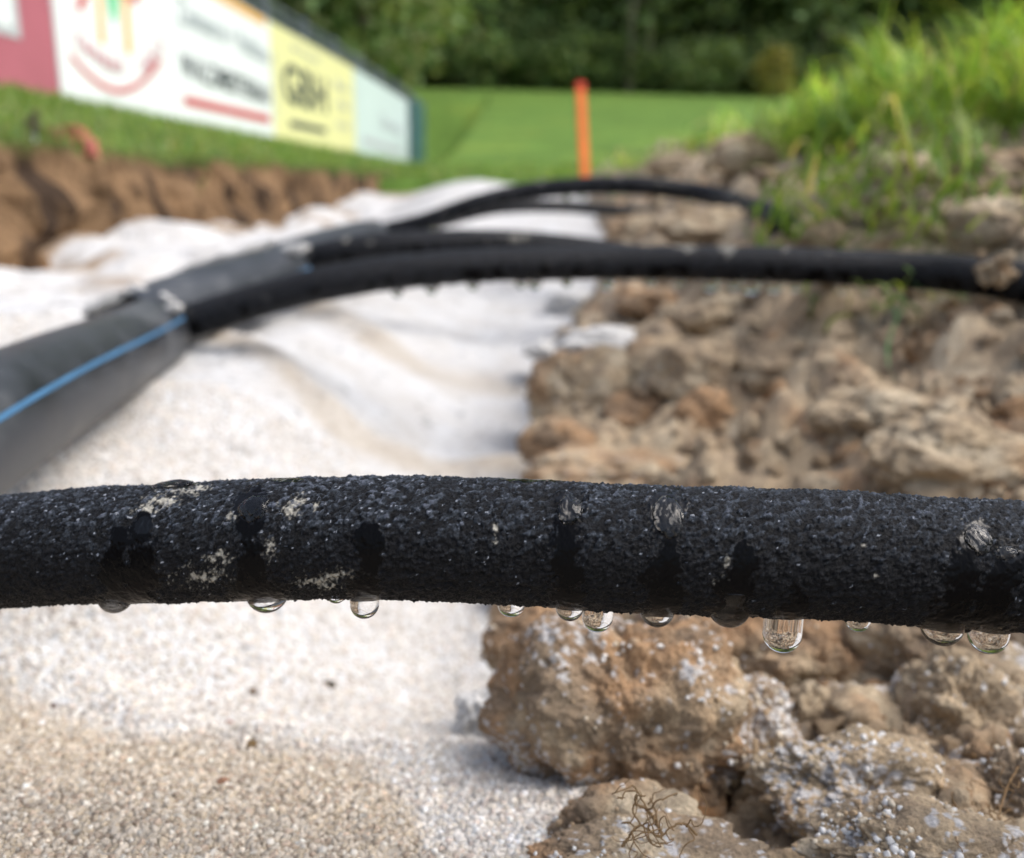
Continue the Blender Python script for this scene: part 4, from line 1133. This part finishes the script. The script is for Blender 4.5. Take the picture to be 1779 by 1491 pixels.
text(e, 'GBH', .30, .34, .46, M_iblk, L*.50, bold=.012)
pr(e, 'underline', .45, L*.56, .13, .19, M_iblk)
text(e, 'Ihr Partner', .6, .78, .10, M_greyb, 1.0)
for k in range(3): text(e, 'Bau+Beton'[k*3:k*3+3], L*.70, .62-.2*k, .14, M_greyb, .6)
e, L = board(bd[2], bd[3], 'pale mint banner last in the row of boards', M_pale)
text(e, 'Service', L*.42, .38, .28, M_greyb, L*.4)
pr(e, 'pale_field', L*.1, L*.8, .12, .2, M_greyb)

# fence behind the boards: posts, rails and wire mesh
fe = empty('pitch_fence', bd[0], 'grey wire mesh fence with posts standing behind the banners', 'fence')
off = Vector((-.22, 0, 0)); fpts = []
tot = [bd0, bd[0], bd[1], bd[2], bd[3], bd[3]+(bd[3]-bd[2])*.45]
def along(t):
    segl = [(tot[i+1]-tot[i]).length for i in range(len(tot)-1)]; s_ = t*sum(segl)
    for i, l_ in enumerate(segl):
        if s_ <= l_ or i == len(segl)-1: return tot[i]+(tot[i+1]-tot[i])*(s_/l_)
        s_ -= l_
HF = 1.20
NP = 13
pm = box_me('post', .05, .05, HF+.1, M_steel, .004, True)
for i in range(NP):
    p = along(i/(NP-1))+off; link('post', pm, fe, p-bd[0]-Vector((0, 0, .05)))
for z, nm in ((HF, 'top_rail'), (HF-.17, 'middle_rail')):
    Cc = np.array([(along(t)+off-bd[0]+Vector((0, 0, z)))[:] for t in np.linspace(0, 1, 60)])
    V, _ = tube_grid(Cc, .024, np.linspace(0, 2*math.pi, 10, endpoint=False)); link(nm, mesh_np(nm, V.reshape(-1, 3), tube_faces(60, 10), M_dark), fe)
# mesh infill between the rails: real crossing wires
Vs, Fs = [], []; offn = 0
def bar(p0, p1, r):
    global offn
    Cc = np.array([p0[:], p1[:]]); T = Cc[1]-Cc[0]; T = T/np.linalg.norm(T); s_ = np.cross(T, [0.3, .9, .2]); s_ /= np.linalg.norm(s_); u_ = np.cross(T, s_)
    V = [c_+r*(s_*math.cos(a)+u_*math.sin(a)) for c_ in Cc for a in (0, 2.1, 4.2)]
    Vs.extend(V); Fs.extend([(offn, offn+1, offn+4, offn+3), (offn+1, offn+2, offn+5, offn+4), (offn+2, offn, offn+3, offn+5)]); offn += 6
for i in range(380):
    p = along(i/379)+off-bd[0]; bar(p+Vector((0, 0, .02)), p+Vector((0, 0, HF)), .004)
for k in range(16):
    for i in range(30):
        z = .05+k*.07; bar(along(i/30)+off-bd[0]+Vector((0, 0, z)), along((i+1)/30)+off-bd[0]+Vector((0, 0, z)), .004)
o = link('wire_mesh', mesh_np('wire_mesh', np.array(Vs), np.array(Fs), M_dark, smooth=False), fe); o['kind'] = 'stuff'
for i, (px, py, d) in enumerate([(722, 284, 14.3), (735, 286, 15.2)]):
    p = P(px, py, d)
    ge = empty('goal_post', p, ['thick blue green post right after the last banner', 'thin blue green post right of the thick one'][i], 'post', 'green posts at the end of the banners')
    link('shaft', box_me('shaft', .12-.05*i, .12-.05*i, 1.05, M_gpost, .01, True), ge, (0, 0, -.1)); link('cap', box_me('cap', .14-.05*i, .14-.05*i, .03, M_steel, .004, True), ge, (0, 0, .95))

# ------------------------------------------------------------------ trees
def crown(n, rx, ry, z0, z1, leaf, seed, tone):
    r_ = np.random.default_rng(seed)
    # clump centres on an uneven egg, leaves round the clumps
    nc = 70
    u = r_.standard_normal((nc, 3)); u /= np.linalg.norm(u, axis=1)[:, None]; rad = r_.uniform(.45, 1.0, nc)**.6
    cc = u*rad[:, None]*np.array([rx, ry, (z1-z0)/2])+np.array([0, 0, (z0+z1)/2])
    cs = r_.uniform(.12, .30, nc)*rx; ct = r_.uniform(.55, 1.35, nc)
    k = r_.integers(0, nc, n)
    g_ = r_.standard_normal((n, 3))*np.array([1, 1, .6])
    p = cc[k]+g_*cs[k][:, None]
    a = r_.standard_normal((n, 3)); a /= np.linalg.norm(a, axis=1)[:, None]; b = np.cross(a, r_.standard_normal((n, 3))); b /= np.linalg.norm(b, axis=1)[:, None]
    s_ = leaf*r_.uniform(.5, 1.2, n)[:, None]
    V = np.stack([p-a*s_, p-b*s_*.6, p+a*s_, p+b*s_*.6], 1).reshape(-1, 3)
    Fc = np.arange(n*4).reshape(-1, 4)
    hue = r_.random(n)[:, None]
    c = np.where(hue < .7, np.array([[.165, .25, .09]]), np.array([[.27, .34, .115]]))*ct[k][:, None]*tone*(1+.2*r_.standard_normal(n))[:, None]
    return V, Fc, np.repeat(np.clip(c, .005, .4), 4, 0)
def trunk_mesh(h, r, seed, lean=0.0):
    r_ = np.random.default_rng(seed); Vs_, Fs_ = [], []; o_ = 0
    def limb(q, r0, r1):
        nonlocal o_
        C_ = catmull(np.array(q), 14); V, _ = tube_grid(C_+1e-6*np.arange(14)[:, None], np.linspace(r0, r1, 14)[:, None], np.linspace(0, 2*math.pi, 8, endpoint=False)); Vs_.append(V.reshape(-1, 3)); Fs_.append(tube_faces(14, 8)+o_); o_ += 14*8
    limb([(0, 0, -.3), (.05, .02, h*.3), (lean*.5, -.05, h*.65), (lean, .05, h)], r, r*.35)
    for k in range(7):
        z = h*r_.uniform(.3, .85); a_ = r_.uniform(0, 6.28); l_ = h*r_.uniform(.15, .3)
        limb([(lean*z/h, 0, z), (lean*z/h+math.cos(a_)*l_*.5, math.sin(a_)*l_*.5, z+l_*.25), (lean*z/h+math.cos(a_)*l_, math.sin(a_)*l_, z+l_*.7)], r*.35, r*.08)
    return mesh_np('trunk', np.vstack(Vs_), np.vstack(Fs_), M_bark)
TM = []
for k in range(5):
    V, Fc, c = crown(9000, 2.7, 2.5, .6 if k % 2 else 1.2, 11.5, .16, 800+k, [1.0, .85, 1.15, .9, 1.45][k])
    TM.append((mesh_np('crown', V, Fc, M_leaf, c, smooth=False), trunk_mesh(9.5, .17, 820+k, .3)))
TL = {0: 'tall dark green broadleaf tree', 1: 'low branched dark tree', 2: 'mid green leafy tree', 3: 'deep green dense tree', 4: 'lighter yellow green tree'}
def tree(x, y, k, s, rz, where):
    e = empty('broadleaf_tree', (x, y, float(z_lawn(np.array([x]), np.array([y]))[0])), TL[k]+' '+where, 'tree', 'trees at the edge of the wood')
    e.rotation_euler = (0, 0, rz); e.scale = (s, s, s)
    link('crown', TM[k][0], e); link('trunk', TM[k][1], e)
names = ['far left behind the banners', 'left above the white banner', 'above the yellow banner', 'above the pale mint banner', 'left of the orange stake', 'just left above the orange stake', 'directly above the orange stake', 'right of the orange stake',
         'above the arching hose', 'behind the yellowish bush', 'right of the yellowish bush', 'behind the tall bank grass', 'behind the grass at the right', 'at the right edge of the wood', 'beyond the right edge']
xsT = np.linspace(-20, 22, 15)
for i, x in enumerate(xsT):
    tree(float(x+random.uniform(-.6, .6)), 31.5+random.uniform(-1, 1.5), [3, 1, 4, 0, 1, 3, 0, 2, 3, 1, 2, 0, 3, 1, 0][i], random.uniform(.95, 1.15), random.uniform(0, 6), 'in the front row, '+names[i])
for i, x in enumerate(np.linspace(-22, 24, 13)):
    tree(float(x+random.uniform(-.8, .8)), 36+random.uniform(-1, 1.5), [0, 3, 1][i % 3], random.uniform(1.1, 1.3), random.uniform(0, 6), 'in the second row of the wood, '+['leftmost', 'second from the left', 'third from the left', 'fourth from the left', 'fifth from the left', 'sixth from the left', 'in the middle', 'sixth from the right', 'fifth from the right', 'fourth from the right', 'third from the right', 'second from the right', 'rightmost'][i])
tree(-5.2, 21.5, 1, .72, 1.0, 'standing nearer, over the end of the banners')
tree(-8.0, 19.5, 3, .85, 2.2, 'standing nearer, behind the yellow banner')
tree(-11.5, 19.0, 2, .85, 4.2, 'standing nearer, behind the white banner')
tree(-3.2, 20.5, 4, .80, 3.0, 'low and overhanging the left end of the meadow')
# far wood mass closing the view
n = 26000
x = rng.uniform(-50, 50, n); y = rng.uniform(40, 46, n); z = z_lawn(x, y)+rng.uniform(-.5, 17, n)
a = rng.standard_normal((n, 3)); a /= np.linalg.norm(a, axis=1)[:, None]; b = np.cross(a, rng.standard_normal((n, 3))); b /= np.linalg.norm(b, axis=1)[:, None]
p = A3(x, y, z); s_ = rng.uniform(.4, .9, n)[:, None]
V = np.stack([p-a*s_, p-b*s_*.7, p+a*s_, p+b*s_*.7], 1).reshape(-1, 3)
c = np.repeat(np.array([.09, .14, .045])*(rng.uniform(.5, 1.3, n)[:, None]), 4, 0)
tag(link('wood', mesh_np('wood', V, np.arange(n*4).reshape(-1, 4), M_leaf, c, smooth=False)), 'dark mass of the wood filling the background', kind='stuff')
# two pale trunks and shrubs at the wood edge
tm2 = trunk_mesh(6.5, .11, 850, .1); tm2.materials[0] = simple('pale_bark', (.24, .20, .15), .9, .2, 8, .3)
V, Fc, c = crown(2500, 1.5, 1.5, 3.6, 8.5, .15, 860, 1.0); cm2 = mesh_np('crown', V, Fc, M_leaf, c, smooth=False)
for i, (px, lab) in enumerate([(1078, 'slender tree with a pale trunk, left one of two right of the stake'), (1112, 'slender tree with a pale trunk, right one of two right of the stake')]):
    y = 29.2+i*.3; x = (px-889.5)/F*y*.97
    e = empty('slender_tree', (x, y, float(z_lawn(np.array([x]), np.array([y]))[0])), lab, 'tree', 'slender pale trunked trees'); e.rotation_euler = (0, 0, i*2.0)
    link('crown', cm2, e); link('trunk', tm2, e)
V, Fc, c = crown(1600, .55, .5, .0, 1.5, .07, 870, 1.0)
cy_ = np.repeat(np.clip(np.array([.30, .27, .07])*(1+.3*rng.standard_normal(1600))[:, None], .02, .4), 4, 0)
bush = mesh_np('foliage', V, Fc, M_leaf, cy_, smooth=False)
y = 27.5; x = (1322-889.5)/F*y*.97
e = empty('yellow_bush', (x, y, float(z_lawn(np.array([x]), np.array([y]))[0])-.1), 'yellowish green bush at the edge of the meadow', 'bush')
link('foliage', bush, e); sm_ = trunk_mesh(1.1, .03, 871); link('stem', sm_, e)
V, Fc, c = crown(3000, 1.7, 1.3, .0, 2.4, .13, 880, .95); ub = mesh_np('foliage', V, Fc, M_leaf, c, smooth=False); us = trunk_mesh(1.6, .05, 881)
for i, x in enumerate(np.linspace(-15, 17, 15)):
    yy = 29.6+random.uniform(-.5, .9)
    e = empty('shrub', (x, yy, float(z_lawn(np.array([x]), np.array([yy]))[0])-.15), 'dark green shrub under the wood edge, '+ORD[i]+' from the left', 'shrub', 'shrubs along the foot of the wood')
    e.rotation_euler = (0, 0, random.uniform(0, 6)); s_ = random.uniform(.7, 1.1); e.scale = (s_, s_, s_*random.uniform(.8, 1.1))
    link('foliage', ub, e); link('stem', us, e)
